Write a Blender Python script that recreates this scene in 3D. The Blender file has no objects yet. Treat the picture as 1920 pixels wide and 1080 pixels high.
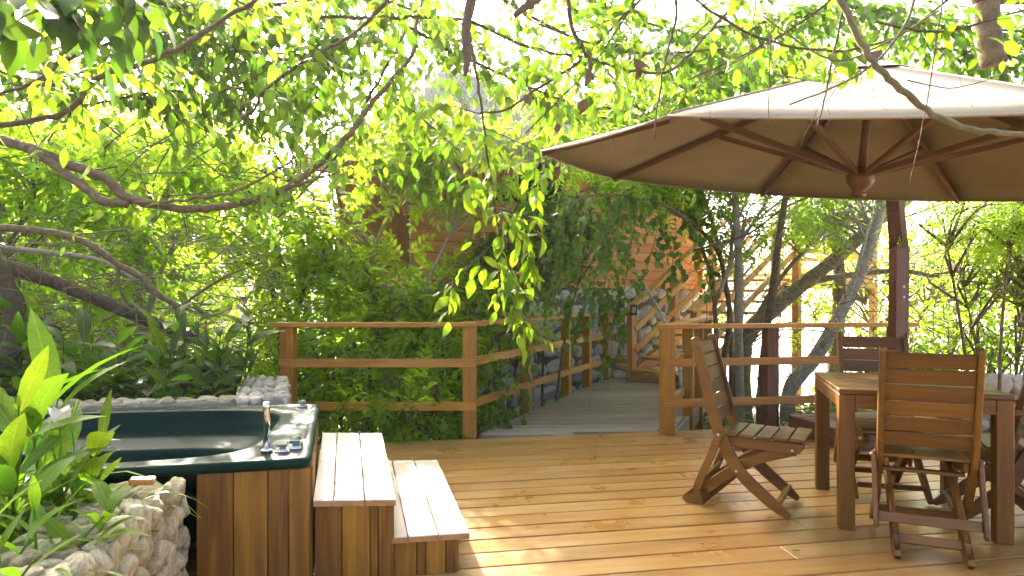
import bpy, math, random
import numpy as np
from mathutils import Vector, Matrix

# ------------------------------------------------------------------ camera, sky, sun, exposure
SC = bpy.context.scene
COL = SC.collection
R = math.radians
EYE = 1.24
F, HZ = 1240.0, 557.0
cam_d = bpy.data.cameras.new('camera'); cam = bpy.data.objects.new('camera', cam_d); COL.objects.link(cam)
cam.location = (0, 0, EYE); cam.rotation_euler = (R(90), 0, 0)
cam_d.sensor_width = 36.0; cam_d.lens = 36.0 * F / 1920.0
cam_d.shift_y = (HZ - 540.0) / 1920.0
cam_d.clip_start = 0.05; cam_d.clip_end = 900
SC.camera = cam

SUN_AZ, SUN_EL = -24.0, 31.0          # degrees from +Y (negative = left), above the horizon
SUN = Vector((math.sin(R(SUN_AZ)) * math.cos(R(SUN_EL)), math.cos(R(SUN_AZ)) * math.cos(R(SUN_EL)), math.sin(R(SUN_EL))))
world = bpy.data.worlds.new('World'); SC.world = world; world.use_nodes = True
wn = world.node_tree; wn.nodes.clear()
sky = wn.nodes.new('ShaderNodeTexSky'); sky.sky_type = 'NISHITA'; sky.sun_disc = False
sky.sun_elevation = R(SUN_EL); sky.sun_rotation = R(SUN_AZ)
sky.air_density = 0.4; sky.dust_density = 8.0; sky.ozone_density = 0.0
bg = wn.nodes.new('ShaderNodeBackground'); bg.inputs['Strength'].default_value = 0.15
wo = wn.nodes.new('ShaderNodeOutputWorld')
wn.links.new(sky.outputs[0], bg.inputs[0]); wn.links.new(bg.outputs[0], wo.inputs[0])
sun_d = bpy.data.lights.new('sun', 'SUN'); sun_d.energy = 3.0; sun_d.angle = R(0.6); sun_d.color = (1.0, 0.94, 0.82)
sun_o = bpy.data.objects.new('sun', sun_d); COL.objects.link(sun_o)
sun_o.rotation_euler = (-SUN).to_track_quat('-Z', 'Y').to_euler()
SC.view_settings.view_transform = 'Standard'; SC.view_settings.look = 'None'
SC.view_settings.gamma = 1.0; SC.view_settings.use_curve_mapping = False
SC.view_settings.exposure = 3.2
SC.cycles.use_denoising = True
SC.cycles.max_bounces = 8; SC.cycles.diffuse_bounces = 5; SC.cycles.glossy_bounces = 3
SC.cycles.transmission_bounces = 6; SC.cycles.transparent_max_bounces = 8
SC.cycles.caustics_reflective = False; SC.cycles.caustics_refractive = False
SC.cycles.sample_clamp_indirect = 6.0

rng = np.random.default_rng(7)
random.seed(7)

def W(x, y, Y):
    """the point at depth Y that the photograph shows at pixel (x, y)"""
    return Vector(((x - 960.0) * Y / F, Y, EYE - (y - HZ) * Y / F))
def G(x, y, z=0.0):
    """the point at height z that the photograph shows at pixel (x, y)"""
    Y = F * (EYE - z) / (y - HZ)
    return Vector(((x - 960.0) * Y / F, Y, z))

# ------------------------------------------------------------------ materials
MATS = {}
def nodes(name):
    m = bpy.data.materials.new(name); m.use_nodes = True
    nt = m.node_tree; nt.nodes.clear()
    out = nt.nodes.new('ShaderNodeOutputMaterial')
    MATS[name] = m
    return m, nt, nt.nodes.new, nt.links.new, out
def ramp(nt, stops, interp='LINEAR'):
    r = nt.nodes.new('ShaderNodeValToRGB'); r.color_ramp.interpolation = interp
    e = r.color_ramp.elements
    while len(e) < len(stops): e.new(0.5)
    for i, (p, c) in enumerate(stops):
        e[i].position = p; e[i].color = (c[0], c[1], c[2], 1)
    return r
def mathn(nt, op, a, b=None, c=None):
    n = nt.nodes.new('ShaderNodeMath'); n.operation = op
    for i, v in enumerate((a, b, c)):
        if v is None: continue
        if isinstance(v, (int, float)): n.inputs[i].default_value = v
        else: nt.links.new(v, n.inputs[i])
    return n.outputs[0]
def mixc(nt, fac, a, b, mode='MIX'):
    n = nt.nodes.new('ShaderNodeMix'); n.data_type = 'RGBA'; n.blend_type = mode; n.clamp_factor = True
    for sock, v in ((n.inputs[0], fac), (n.inputs[6], a), (n.inputs[7], b)):
        if isinstance(v, (int, float)): sock.default_value = v
        elif isinstance(v, tuple): sock.default_value = (v[0], v[1], v[2], 1)
        else: nt.links.new(v, sock)
    return n.outputs[2]

def wood(name, dark, mid, light, rough=0.45, vary=0.5, coat=0.0, weather=0.0, bump=0.25, wcol=(0.5, 0.42, 0.34), patch=None):
    m, nt, new, link, out = nodes(name)
    tc = new('ShaderNodeTexCoord'); oi = new('ShaderNodeObjectInfo')
    off = new('ShaderNodeVectorMath'); off.operation = 'SCALE'; off.inputs[0].default_value = (13.1, 7.7, 5.3)
    link(oi.outputs['Random'], off.inputs['Scale'])
    add = new('ShaderNodeVectorMath'); add.operation = 'ADD'
    link(tc.outputs['Object'], add.inputs[0]); link(off.outputs[0], add.inputs[1])
    mp = new('ShaderNodeMapping'); mp.inputs['Scale'].default_value = (1.1, 13, 13); link(add.outputs[0], mp.inputs[0])
    n1 = new('ShaderNodeTexNoise'); n1.inputs['Scale'].default_value = 1.0; n1.inputs['Detail'].default_value = 5; n1.inputs['Distortion'].default_value = 1.2
    link(mp.outputs[0], n1.inputs['Vector'])
    mp2 = new('ShaderNodeMapping'); mp2.inputs['Scale'].default_value = (4, 120, 120); link(add.outputs[0], mp2.inputs[0])
    n2 = new('ShaderNodeTexNoise'); n2.inputs['Scale'].default_value = 1.0; n2.inputs['Detail'].default_value = 3
    link(mp2.outputs[0], n2.inputs['Vector'])
    g = mathn(nt, 'MULTIPLY_ADD', n2.outputs[0], 0.3, mathn(nt, 'MULTIPLY', n1.outputs[0], 0.7))
    g = mathn(nt, 'ADD', g, mathn(nt, 'MULTIPLY', mathn(nt, 'SUBTRACT', oi.outputs['Random'], 0.5), 0.34 * vary))
    r = ramp(nt, [(0.28, dark), (0.5, mid), (0.72, light)]); link(g, r.inputs[0])
    c = r.outputs[0]
    n3 = new('ShaderNodeTexNoise'); n3.inputs['Scale'].default_value = 2.3; n3.inputs['Detail'].default_value = 6; n3.inputs['Roughness'].default_value = 0.65
    link(add.outputs[0], n3.inputs['Vector'])
    if weather > 0:
        wf = ramp(nt, [(0.38, (0, 0, 0)), (0.68, (1, 1, 1))]); link(n3.outputs[0], wf.inputs[0])
        c = mixc(nt, mathn(nt, 'MULTIPLY', wf.outputs[0], weather), c, wcol)
    # knots and small dark marks with a shape of their own
    vo = new('ShaderNodeTexVoronoi'); vo.inputs['Scale'].default_value = 2.6; link(add.outputs[0], vo.inputs['Vector'])
    kf = ramp(nt, [(0.03, (1, 1, 1)), (0.07, (0, 0, 0))]); link(vo.outputs['Distance'], kf.inputs[0])
    c = mixc(nt, mathn(nt, 'MULTIPLY', kf.outputs[0], 0.55), c, (dark[0] * .4, dark[1] * .4, dark[2] * .4))
    if patch:
        n5 = new('ShaderNodeTexNoise'); n5.inputs['Scale'].default_value = 9; n5.inputs['Detail'].default_value = 8; n5.inputs['Roughness'].default_value = 0.75
        link(add.outputs[0], n5.inputs['Vector'])
        pf = ramp(nt, [(0.60, (0, 0, 0)), (0.68, (1, 1, 1))]); link(n5.outputs[0], pf.inputs[0])
        c = mixc(nt, mathn(nt, 'MULTIPLY', pf.outputs[0], 0.7), c, patch)
    p = new('ShaderNodeBsdfPrincipled')
    link(c, p.inputs['Base Color'])
    rr = ramp(nt, [(0.3, (rough - .1,) * 3), (0.7, (rough + .14,) * 3)]); link(n3.outputs[0], rr.inputs[0]); link(rr.outputs[0], p.inputs['Roughness'])
    p.inputs['Coat Weight'].default_value = coat; p.inputs['Coat Roughness'].default_value = 0.28
    b = new('ShaderNodeBump'); b.inputs['Strength'].default_value = bump; b.inputs['Distance'].default_value = 0.004
    link(g, b.inputs['Height']); link(b.outputs[0], p.inputs['Normal'])
    link(p.outputs[0], out.inputs[0])
    return m

def leafmat(name, c1, c2, c3, trans, tfac=0.5, rough=0.42, gloss=0.35, veins=False):
    """c1..c3 leaf colours across the leaves of one plant, trans the colour of light that comes through"""
    m, nt, new, link, out = nodes(name)
    geo = new('ShaderNodeNewGeometry'); oi = new('ShaderNodeObjectInfo')
    rnd = mathn(nt, 'FRACT', mathn(nt, 'ADD', geo.outputs['Random Per Island'], oi.outputs['Random']))
    r = ramp(nt, [(0.0, c1), (0.5, c2), (1.0, c3)]); link(rnd, r.inputs[0])
    tc = new('ShaderNodeTexCoord')
    n = new('ShaderNodeTexNoise'); n.inputs['Scale'].default_value = 30; n.inputs['Detail'].default_value = 2; link(tc.outputs['Object'], n.inputs['Vector'])
    v = mathn(nt, 'MULTIPLY_ADD', n.outputs[0], 0.5, 0.75)
    hv = new('ShaderNodeHueSaturation'); link(r.outputs[0], hv.inputs['Color']); link(v, hv.inputs['Value'])
    colr = hv.outputs[0]; vfac = None
    if veins:
        sx = new('ShaderNodeSeparateXYZ'); link(tc.outputs['Object'], sx.inputs[0]); ay = mathn(nt, 'ABSOLUTE', sx.outputs[1])
        w = mathn(nt, 'SINE', mathn(nt, 'MULTIPLY', mathn(nt, 'SUBTRACT', sx.outputs[0], mathn(nt, 'MULTIPLY', ay, 1.6)), 95.0))
        sv = ramp(nt, [(0.55, (0, 0, 0)), (1.0, (1, 1, 1))]); link(w, sv.inputs[0]); mr = ramp(nt, [(0.004, (1, 1, 1)), (0.012, (0, 0, 0))]); link(ay, mr.inputs[0])
        vfac = mathn(nt, 'MAXIMUM', mathn(nt, 'MULTIPLY', sv.outputs[0], 0.35), mr.outputs[0])
        colr = mixc(nt, mathn(nt, 'MULTIPLY', vfac, 0.7), colr, tuple(min(1, x * 2.0 + .02) for x in c3))
        sp = new('ShaderNodeTexNoise'); sp.inputs['Scale'].default_value = 5; sp.inputs['Detail'].default_value = 7; link(tc.outputs['Object'], sp.inputs['Vector'])
        sr = ramp(nt, [(0.66, (0, 0, 0)), (0.72, (1, 1, 1))]); link(sp.outputs[0], sr.inputs[0]); colr = mixc(nt, mathn(nt, 'MULTIPLY', sr.outputs[0], 0.6), colr, (0.20, 0.14, 0.04))
    p = new('ShaderNodeBsdfPrincipled'); link(colr, p.inputs['Base Color'])
    if veins:
        bp = new('ShaderNodeBump'); bp.inputs['Strength'].default_value = 0.5; bp.inputs['Distance'].default_value = 0.02; link(vfac, bp.inputs['Height']); link(bp.outputs[0], p.inputs['Normal'])
    p.inputs['Roughness'].default_value = rough; p.inputs['Specular IOR Level'].default_value = gloss
    t = new('ShaderNodeBsdfTranslucent')
    tv = mathn(nt, 'MULTIPLY_ADD', rnd, 0.5, 0.75)
    th = new('ShaderNodeHueSaturation'); th.inputs['Color'].default_value = (*trans, 1)
    link(mathn(nt, 'MULTIPLY', tv, v), th.inputs['Value']); link(mathn(nt, 'MULTIPLY_ADD', rnd, 0.05, 0.475), th.inputs['Hue'])
    link(th.outputs[0], t.inputs['Color'])
    mx = new('ShaderNodeMixShader'); mx.inputs[0].default_value = tfac
    link(p.outputs[0], mx.inputs[1]); link(t.outputs[0], mx.inputs[2]); link(mx.outputs[0], out.inputs[0])
    return m

def plain(name, col, rough=0.6, metal=0.0, noise=0.0, scale=8.0, col2=None, bump=0.0, coat=0.0, spec=0.5, detail=6):
    m, nt, new, link, out = nodes(name)
    p = new('ShaderNodeBsdfPrincipled'); p.inputs['Roughness'].default_value = rough; p.inputs['Metallic'].default_value = metal
    p.inputs['Coat Weight'].default_value = coat; p.inputs['Specular IOR Level'].default_value = spec
    p.inputs['Base Color'].default_value = (*col, 1)
    if col2 or bump:
        tc = new('ShaderNodeTexCoord'); oi = new('ShaderNodeObjectInfo')
        off = new('ShaderNodeVectorMath'); off.operation = 'ADD'; link(tc.outputs['Object'], off.inputs[0]); link(oi.outputs['Random'], off.inputs[1])
        n = new('ShaderNodeTexNoise'); n.inputs['Scale'].default_value = scale; n.inputs['Detail'].default_value = detail; n.inputs['Roughness'].default_value = 0.65
        link(off.outputs[0], n.inputs['Vector'])
        if col2:
            r = ramp(nt, [(0.32, col), (0.68, col2)]); link(n.outputs[0], r.inputs[0]); link(r.outputs[0], p.inputs['Base Color'])
        if bump:
            b = new('ShaderNodeBump'); b.inputs['Strength'].default_value = bump; b.inputs['Distance'].default_value = 0.02
            link(n.outputs[0], b.inputs['Height']); link(b.outputs[0], p.inputs['Normal'])
    link(p.outputs[0], out.inputs[0])
    return m

def stonemat(name, a, b, c, pit=0.6, moss=0.0):
    m, nt, new, link, out = nodes(name)
    tc = new('ShaderNodeTexCoord'); oi = new('ShaderNodeObjectInfo')
    off = new('ShaderNodeVectorMath'); off.operation = 'MULTIPLY_ADD'; off.inputs[1].default_value = (0.14, 0.14, 0.14)
    link(tc.outputs['Object'], off.inputs[0])
    sc = new('ShaderNodeVectorMath'); sc.operation = 'SCALE'; sc.inputs[0].default_value = (9, 5, 7); link(oi.outputs['Random'], sc.inputs['Scale'])
    link(sc.outputs[0], off.inputs[2])
    n = new('ShaderNodeTexNoise'); n.inputs['Scale'].default_value = 16; n.inputs['Detail'].default_value = 8; n.inputs['Roughness'].default_value = 0.7; link(off.outputs[0], n.inputs['Vector'])
    g = mathn(nt, 'ADD', n.outputs[0], mathn(nt, 'MULTIPLY', mathn(nt, 'SUBTRACT', oi.outputs['Random'], 0.5), 0.25))
    r = ramp(nt, [(0.3, a), (0.5, b), (0.7, c)]); link(g, r.inputs[0])
    vo = new('ShaderNodeTexVoronoi'); vo.inputs['Scale'].default_value = 60; link(off.outputs[0], vo.inputs['Vector'])
    n2 = new('ShaderNodeTexNoise'); n2.inputs['Scale'].default_value = 12; n2.inputs['Detail'].default_value = 3; link(off.outputs[0], n2.inputs['Vector'])
    pr = ramp(nt, [(0.05, (1, 1, 1)), (0.24, (0, 0, 0))]); link(vo.outputs['Distance'], pr.inputs[0])
    pm = ramp(nt, [(0.45, (0, 0, 0)), (0.6, (1, 1, 1))]); link(n2.outputs[0], pm.inputs[0])
    pits = mathn(nt, 'MULTIPLY', pr.outputs[0], pm.outputs[0])
    c2 = mixc(nt, mathn(nt, 'MULTIPLY', pits, pit), r.outputs[0], (a[0] * .25, a[1] * .25, a[2] * .22))
    if moss > 0:
        n3 = new('ShaderNodeTexNoise'); n3.inputs['Scale'].default_value = 7; n3.inputs['Detail'].default_value = 6; link(off.outputs[0], n3.inputs['Vector'])
        mr = ramp(nt, [(0.5, (0, 0, 0)), (0.66, (1, 1, 1))]); link(n3.outputs[0], mr.inputs[0])
        c2 = mixc(nt, mathn(nt, 'MULTIPLY', mr.outputs[0], moss), c2, (0.16, 0.17, 0.07))
    p = new('ShaderNodeBsdfPrincipled'); link(c2, p.inputs['Base Color']); p.inputs['Roughness'].default_value = 0.88
    b = new('ShaderNodeBump'); b.inputs['Strength'].default_value = 0.8; b.inputs['Distance'].default_value = 0.012
    link(mathn(nt, 'SUBTRACT', n.outputs[0], mathn(nt, 'MULTIPLY', pits, 0.7)), b.inputs['Height']); link(b.outputs[0], p.inputs['Normal'])
    link(p.outputs[0], out.inputs[0])
    return m

def clothmat(name, col, trans, tfac):
    m, nt, new, link, out = nodes(name)
    tc = new('ShaderNodeTexCoord')
    n = new('ShaderNodeTexNoise'); n.inputs['Scale'].default_value = 3.0; n.inputs['Detail'].default_value = 7; n.inputs['Roughness'].default_value = .6; link(tc.outputs['Object'], n.inputs['Vector'])
    r = ramp(nt, [(0.3, tuple(x * .86 for x in col)), (0.6, col)]); link(n.outputs[0], r.inputs[0])
    p = new('ShaderNodeBsdfPrincipled'); link(r.outputs[0], p.inputs['Base Color']); p.inputs['Roughness'].default_value = 0.85; p.inputs['Specular IOR Level'].default_value = 0.2
    wv = new('ShaderNodeTexNoise'); wv.inputs['Scale'].default_value = 5; wv.inputs['Detail'].default_value = 3; link(tc.outputs['Object'], wv.inputs['Vector'])
    b = new('ShaderNodeBump'); b.inputs['Strength'].default_value = 0.35; b.inputs['Distance'].default_value = 0.03; link(wv.outputs[0], b.inputs['Height']); link(b.outputs[0], p.inputs['Normal'])
    t = new('ShaderNodeBsdfTranslucent'); t.inputs['Color'].default_value = (*trans, 1)
    mx = new('ShaderNodeMixShader'); mx.inputs[0].default_value = tfac
    link(p.outputs[0], mx.inputs[1]); link(t.outputs[0], mx.inputs[2]); link(mx.outputs[0], out.inputs[0])
    return m

wood('deck_wood', (0.24, 0.11, 0.02), (0.365, 0.19, 0.042), (0.47, 0.275, 0.08), rough=0.33, vary=0.6, coat=0.2, weather=0.3, bump=0.2, wcol=(0.48, 0.32, 0.15))
wood('rail_wood', (0.24, 0.085, 0.004), (0.39, 0.168, 0.007), (0.50, 0.245, 0.018), rough=0.5, vary=0.5, weather=0.12)
wood('post_wood', (0.19, 0.072, 0.004), (0.33, 0.145, 0.007), (0.44, 0.22, 0.018), rough=0.5, vary=0.5, weather=0.2, wcol=(0.28, 0.15, 0.05))
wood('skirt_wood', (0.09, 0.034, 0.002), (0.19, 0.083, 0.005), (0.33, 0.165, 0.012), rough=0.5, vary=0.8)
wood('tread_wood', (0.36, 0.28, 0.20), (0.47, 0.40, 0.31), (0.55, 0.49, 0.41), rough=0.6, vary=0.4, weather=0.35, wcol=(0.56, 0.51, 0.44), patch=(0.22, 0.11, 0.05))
wood('edge_wood', (0.20, 0.10, 0.03), (0.33, 0.18, 0.06), (0.42, 0.25, 0.1), rough=0.55)
wood('chair_wood', (0.085, 0.03, 0.0015), (0.145, 0.058, 0.0025), (0.21, 0.094, 0.005), rough=0.45, vary=0.6)
wood('slat_wood', (0.08, 0.03, 0.002), (0.14, 0.057, 0.004), (0.21, 0.096, 0.010), rough=0.45, vary=0.7)
wood('dark_wood', (0.07, 0.024, 0.012), (0.12, 0.045, 0.024), (0.17, 0.07, 0.038), rough=0.42, vary=0.4)
wood('rib_wood', (0.08, 0.034, 0.012), (0.14, 0.065, 0.022), (0.2, 0.1, 0.04), rough=0.5, vary=0.4)
wood('grey_plank', (0.15, 0.11, 0.08), (0.26, 0.205, 0.16), (0.38, 0.32, 0.26), rough=0.75, vary=0.7, weather=0.4, bump=0.5, wcol=(0.38, 0.32, 0.27))
wood('house_wood', (0.34, 0.135, 0.04), (0.46, 0.205, 0.07), (0.54, 0.28, 0.11), rough=0.55, vary=0.4)
wood('stair_wood', (0.36, 0.18, 0.05), (0.50, 0.27, 0.09), (0.58, 0.36, 0.15), rough=0.5, vary=0.4)
stonemat('coral_stone', (0.24, 0.19, 0.10), (0.42, 0.355, 0.22), (0.56, 0.50, 0.35), pit=0.9, moss=0.35)
stonemat('pale_stone', (0.30, 0.25, 0.18), (0.46, 0.41, 0.32), (0.58, 0.54, 0.45), pit=0.8, moss=0.15)
stonemat('grey_stone', (0.30, 0.30, 0.29), (0.44, 0.44, 0.42), (0.56, 0.56, 0.53), pit=0.85)
plain('mortar', (0.24, 0.20, 0.125), 0.95, col2=(0.40, 0.35, 0.24), scale=20, bump=0.6)
plain('mortar_dark', (0.10, 0.10, 0.095), 0.95, col2=(0.2, 0.2, 0.19), scale=14, bump=0.6)
plain('tub_acrylic', (0.006, 0.022, 0.015), 0.36, col2=(0.009, 0.029, 0.020), scale=3, spec=0.06)
plain('chrome', (0.72, 0.71, 0.69), 0.1, metal=1.0)
plain('screw_metal', (0.6, 0.58, 0.55), 0.35, metal=1.0)
plain('soil', (0.035, 0.025, 0.016), 0.95, col2=(0.075, 0.055, 0.035), scale=18, bump=1.0)
plain('dark_gap', (0.02, 0.014, 0.01), 0.9)
plain('bark', (0.085, 0.062, 0.03), 0.9, col2=(0.19, 0.145, 0.08), scale=22, bump=0.8)
plain('bark_dark', (0.055, 0.038, 0.024), 0.9, col2=(0.13, 0.095, 0.06), scale=26, bump=0.8)
plain('bark_pale', (0.19, 0.17, 0.13), 0.85, col2=(0.33, 0.30, 0.245), scale=18, bump=0.6)
plain('bark_green', (0.09, 0.085, 0.035), 0.85, col2=(0.19, 0.17, 0.085), scale=22, bump=0.6)
plain('twig_dry', (0.13, 0.105, 0.07), 0.9, col2=(0.24, 0.20, 0.145), scale=9)
plain('bamboo_grey', (0.30, 0.32, 0.30), 0.6, col2=(0.42, 0.44, 0.42), scale=9)
plain('thatch_straw', (0.42, 0.38, 0.31), 0.9, col2=(0.66, 0.61, 0.53), scale=25, bump=0.8)
plain('dry_leaf', (0.085, 0.045, 0.02), 0.8, col2=(0.19, 0.10, 0.045), scale=30)
plain('orange_petal', (0.85, 0.20, 0.03), 0.5)
plain('white_petal', (0.80, 0.78, 0.66), 0.5)
plain('lamp_box', (0.03, 0.03, 0.03), 0.5)
plain('lamp_glass', (0.35, 0.37, 0.36), 0.15)
plain('cane', (0.42, 0.30, 0.15), 0.6)
plain('steel_hook', (0.25, 0.24, 0.22), 0.4, metal=1.0)
clothmat('canvas_seam', (0.26, 0.21, 0.145), (0.12, 0.07, 0.03), 0.02)
clothmat('canvas', (0.33, 0.282, 0.195), (0.20, 0.11, 0.05), 0.04)
# leaves
leafmat('leaf_bright', (0.045, 0.105, 0.012), (0.07, 0.135, 0.014), (0.11, 0.165, 0.014), (0.17, 0.31, 0.012), 0.55)
leafmat('leaf_light', (0.085, 0.16, 0.016), (0.13, 0.215, 0.018), (0.19, 0.26, 0.02), (0.44, 0.66, 0.03), 0.6)
leafmat('leaf_lit_tint', (0.12, 0.20, 0.014), (0.17, 0.265, 0.018), (0.24, 0.33, 0.022), (0.50, 0.70, 0.03), 0.55)  # leaf_light with lightened colour, standing in for sunlight the house blocks
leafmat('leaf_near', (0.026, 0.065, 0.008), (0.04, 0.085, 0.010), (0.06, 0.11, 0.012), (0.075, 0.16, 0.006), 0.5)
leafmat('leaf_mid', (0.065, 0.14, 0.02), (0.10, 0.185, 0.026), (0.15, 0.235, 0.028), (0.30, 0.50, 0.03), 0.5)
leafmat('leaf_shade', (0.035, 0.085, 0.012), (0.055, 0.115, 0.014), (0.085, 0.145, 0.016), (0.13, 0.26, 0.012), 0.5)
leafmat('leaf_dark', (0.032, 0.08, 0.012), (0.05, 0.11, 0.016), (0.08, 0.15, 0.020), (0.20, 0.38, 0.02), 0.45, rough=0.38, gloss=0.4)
leafmat('leaf_creeper', (0.05, 0.12, 0.035), (0.08, 0.165, 0.04), (0.12, 0.21, 0.04), (0.28, 0.50, 0.06), 0.5, rough=0.42, gloss=0.4)
leafmat('leaf_blade', (0.055, 0.12, 0.010), (0.085, 0.165, 0.012), (0.13, 0.21, 0.016), (0.32, 0.54, 0.018), 0.5, rough=0.42, gloss=0.3)
leafmat('leaf_veined_shade', (0.028, 0.07, 0.010), (0.045, 0.095, 0.013), (0.075, 0.13, 0.016), (0.15, 0.30, 0.014), 0.45, rough=0.42, gloss=0.3, veins=True)  # darker copy of leaf_veined, the back planter's shade put into its colour
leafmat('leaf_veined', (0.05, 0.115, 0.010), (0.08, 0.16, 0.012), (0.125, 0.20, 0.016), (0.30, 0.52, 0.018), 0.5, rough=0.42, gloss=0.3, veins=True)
leafmat('leaf_yellow', (0.07, 0.145, 0.008), (0.10, 0.18, 0.010), (0.14, 0.20, 0.012), (0.28, 0.43, 0.012), 0.58)

# ------------------------------------------------------------------ object helpers
def tag(o, label=None, cat=None, group=None, kind=None):
    if label: o['label'] = label
    if cat: o['category'] = cat
    if group: o['group'] = group
    if kind: o['kind'] = kind
    return o
def link(o, parent=None, world_space=True):
    COL.objects.link(o)
    if parent is not None:
        o.parent = parent
        if world_space:
            o.matrix_parent_inverse = Matrix.Translation(-parent_base(parent))
    return o
BASES = {}
def parent_base(p): return BASES.get(p.name, Vector((0, 0, 0)))
def thing(name, loc, label, cat, group=None, rz=None):
    o = bpy.data.objects.new(name, None); COL.objects.link(o)
    o.empty_display_size = 0.1; o.location = loc
    if rz is not None: o.rotation_euler = (0, 0, rz)
    BASES[o.name] = Vector(loc)
    return tag(o, label, cat, group)
def mesh(name, v, f, smooth=False):
    me = bpy.data.meshes.new(name); me.from_pydata([tuple(p) for p in v], [], f); me.update()
    if smooth: me.shade_smooth()
    return me
def npmesh(name, V, T, smooth=True):
    """V (n,3) float, T (m,3) int triangles"""
    me = bpy.data.meshes.new(name)
    me.vertices.add(len(V)); me.vertices.foreach_set('co', np.asarray(V, np.float32).ravel())
    me.loops.add(len(T) * 3); me.loops.foreach_set('vertex_index', np.asarray(T, np.int32).ravel())
    me.polygons.add(len(T)); me.polygons.foreach_set('loop_start', np.arange(len(T), dtype=np.int32) * 3)
    me.update(calc_edges=True)
    if smooth: me.shade_smooth()
    return me
_vm = {}
def with_mat(me, mat):
    if not me.materials: me.materials.append(MATS[mat]); return me
    if me.materials[0] == MATS[mat]: return me
    key = (me.name, mat)
    if key not in _vm:
        c = me.copy(); c.materials.clear(); c.materials.append(MATS[mat]); _vm[key] = c
    return _vm[key]
def ob(name, me, mat, parent=None, ws=True, M=None):
    if mat: me = with_mat(me, mat)
    o = bpy.data.objects.new(name, me)
    if M is not None: o.matrix_basis = M
    return link(o, parent, ws)

_cb = {}
def cbox(sx, sy, sz, b=0.004):
    """chamfered box mesh centred on 0"""
    key = (round(sx, 4), round(sy, 4), round(sz, 4), b)
    if key in _cb: return _cb[key]
    b = min(b, sx * .3, sy * .3, sz * .3)
    h = (sx / 2, sy / 2, sz / 2); v = []; idx = {}
    for cx in (-1, 1):
        for cy in (-1, 1):
            for cz in (-1, 1):
                c = (cx, cy, cz)
                for ax in range(3):
                    p = [c[k] * (h[k] - (0 if k == ax else b)) for k in range(3)]
                    idx[c + (ax,)] = len(v); v.append(p)
    f = []
    for ax in range(3):
        o1, o2 = [k for k in range(3) if k != ax]
        for s in (-1, 1):
            q = []
            for a, c in ((-1, -1), (1, -1), (1, 1), (-1, 1)):
                k = [0, 0, 0]; k[ax] = s; k[o1] = a; k[o2] = c; q.append(idx[tuple(k) + (ax,)])
            f.append(q)
        for a in (-1, 1):
            for c in (-1, 1):
                k0 = [0, 0, 0]; k0[o1] = a; k0[o2] = c; k1 = list(k0); k0[ax] = -1; k1[ax] = 1
                f.append([idx[tuple(k0) + (o1,)], idx[tuple(k1) + (o1,)], idx[tuple(k1) + (o2,)], idx[tuple(k0) + (o2,)]])
    for cx in (-1, 1):
        for cy in (-1, 1):
            for cz in (-1, 1):
                f.append([idx[(cx, cy, cz, a)] for a in range(3)])
    me = mesh('box', v, f)
    import bmesh
    bm = bmesh.new(); bm.from_mesh(me); bmesh.ops.recalc_face_normals(bm, faces=bm.faces); bm.to_mesh(me); bm.free()
    _cb[key] = me
    return me
def frame(p0, p1, up=(0, 0, 1)):
    p0, p1 = Vector(p0), Vector(p1)
    x = (p1 - p0); L = x.length; x.normalize()
    up = Vector(up)
    y = up.cross(x)
    if y.length < 1e-4: y = Vector((0, 1, 0)).cross(x) if abs(x.y) < .9 else Vector((1, 0, 0)).cross(x)
    y.normalize(); z = x.cross(y)
    M = Matrix((x, y, z)).transposed().to_4x4(); M.translation = (p0 + p1) / 2
    return M, L
def beam(name, p0, p1, w, h, mat, parent=None, up=(0, 0, 1), b=0.004, ws=True):
    """a board from p0 to p1 (centre line), w across, h along up; its grain runs along its length"""
    M, L = frame(p0, p1, up)
    me = cbox(L, w, h, b)
    return ob(name, me, mat, parent, ws, M)
def prism(poly, t):
    """2-D polygon (x,z) extruded t along y, with chamfered rims"""
    n = len(poly); P = np.array(poly, float)
    c = P.mean(0); d = np.roll(P, -1, 0) - np.roll(P, 1, 0); nr = np.stack([d[:, 1], -d[:, 0]], 1); nr /= np.linalg.norm(nr, axis=1)[:, None]
    area = 0.5 * np.sum(P[:, 0] * np.roll(P[:, 1], -1) - np.roll(P[:, 0], -1) * P[:, 1])
    if area < 0: nr = -nr
    I = P - nr * 0.004
    v = [(p[0], -t / 2, p[1]) for p in I] + [(p[0], -t / 2 + .004, p[1]) for p in P] + [(p[0], t / 2 - .004, p[1]) for p in P] + [(p[0], t / 2, p[1]) for p in I]
    f = [list(range(n)), list(range(4 * n - 1, 3 * n - 1, -1))]
    for k in range(3):
        for i in range(n):
            j = (i + 1) % n; f.append([k * n + i, (k + 1) * n + i, (k + 1) * n + j, k * n + j])
    if area < 0: f = [q[::-1] for q in f]
    f = [q[::-1] if k > 1 else q for k, q in enumerate(f)]
    me = mesh('prism', v, f)
    import bmesh
    bm = bmesh.new(); bm.from_mesh(me); bmesh.ops.recalc_face_normals(bm, faces=bm.faces); bm.to_mesh(me); bm.free()
    return me
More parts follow.
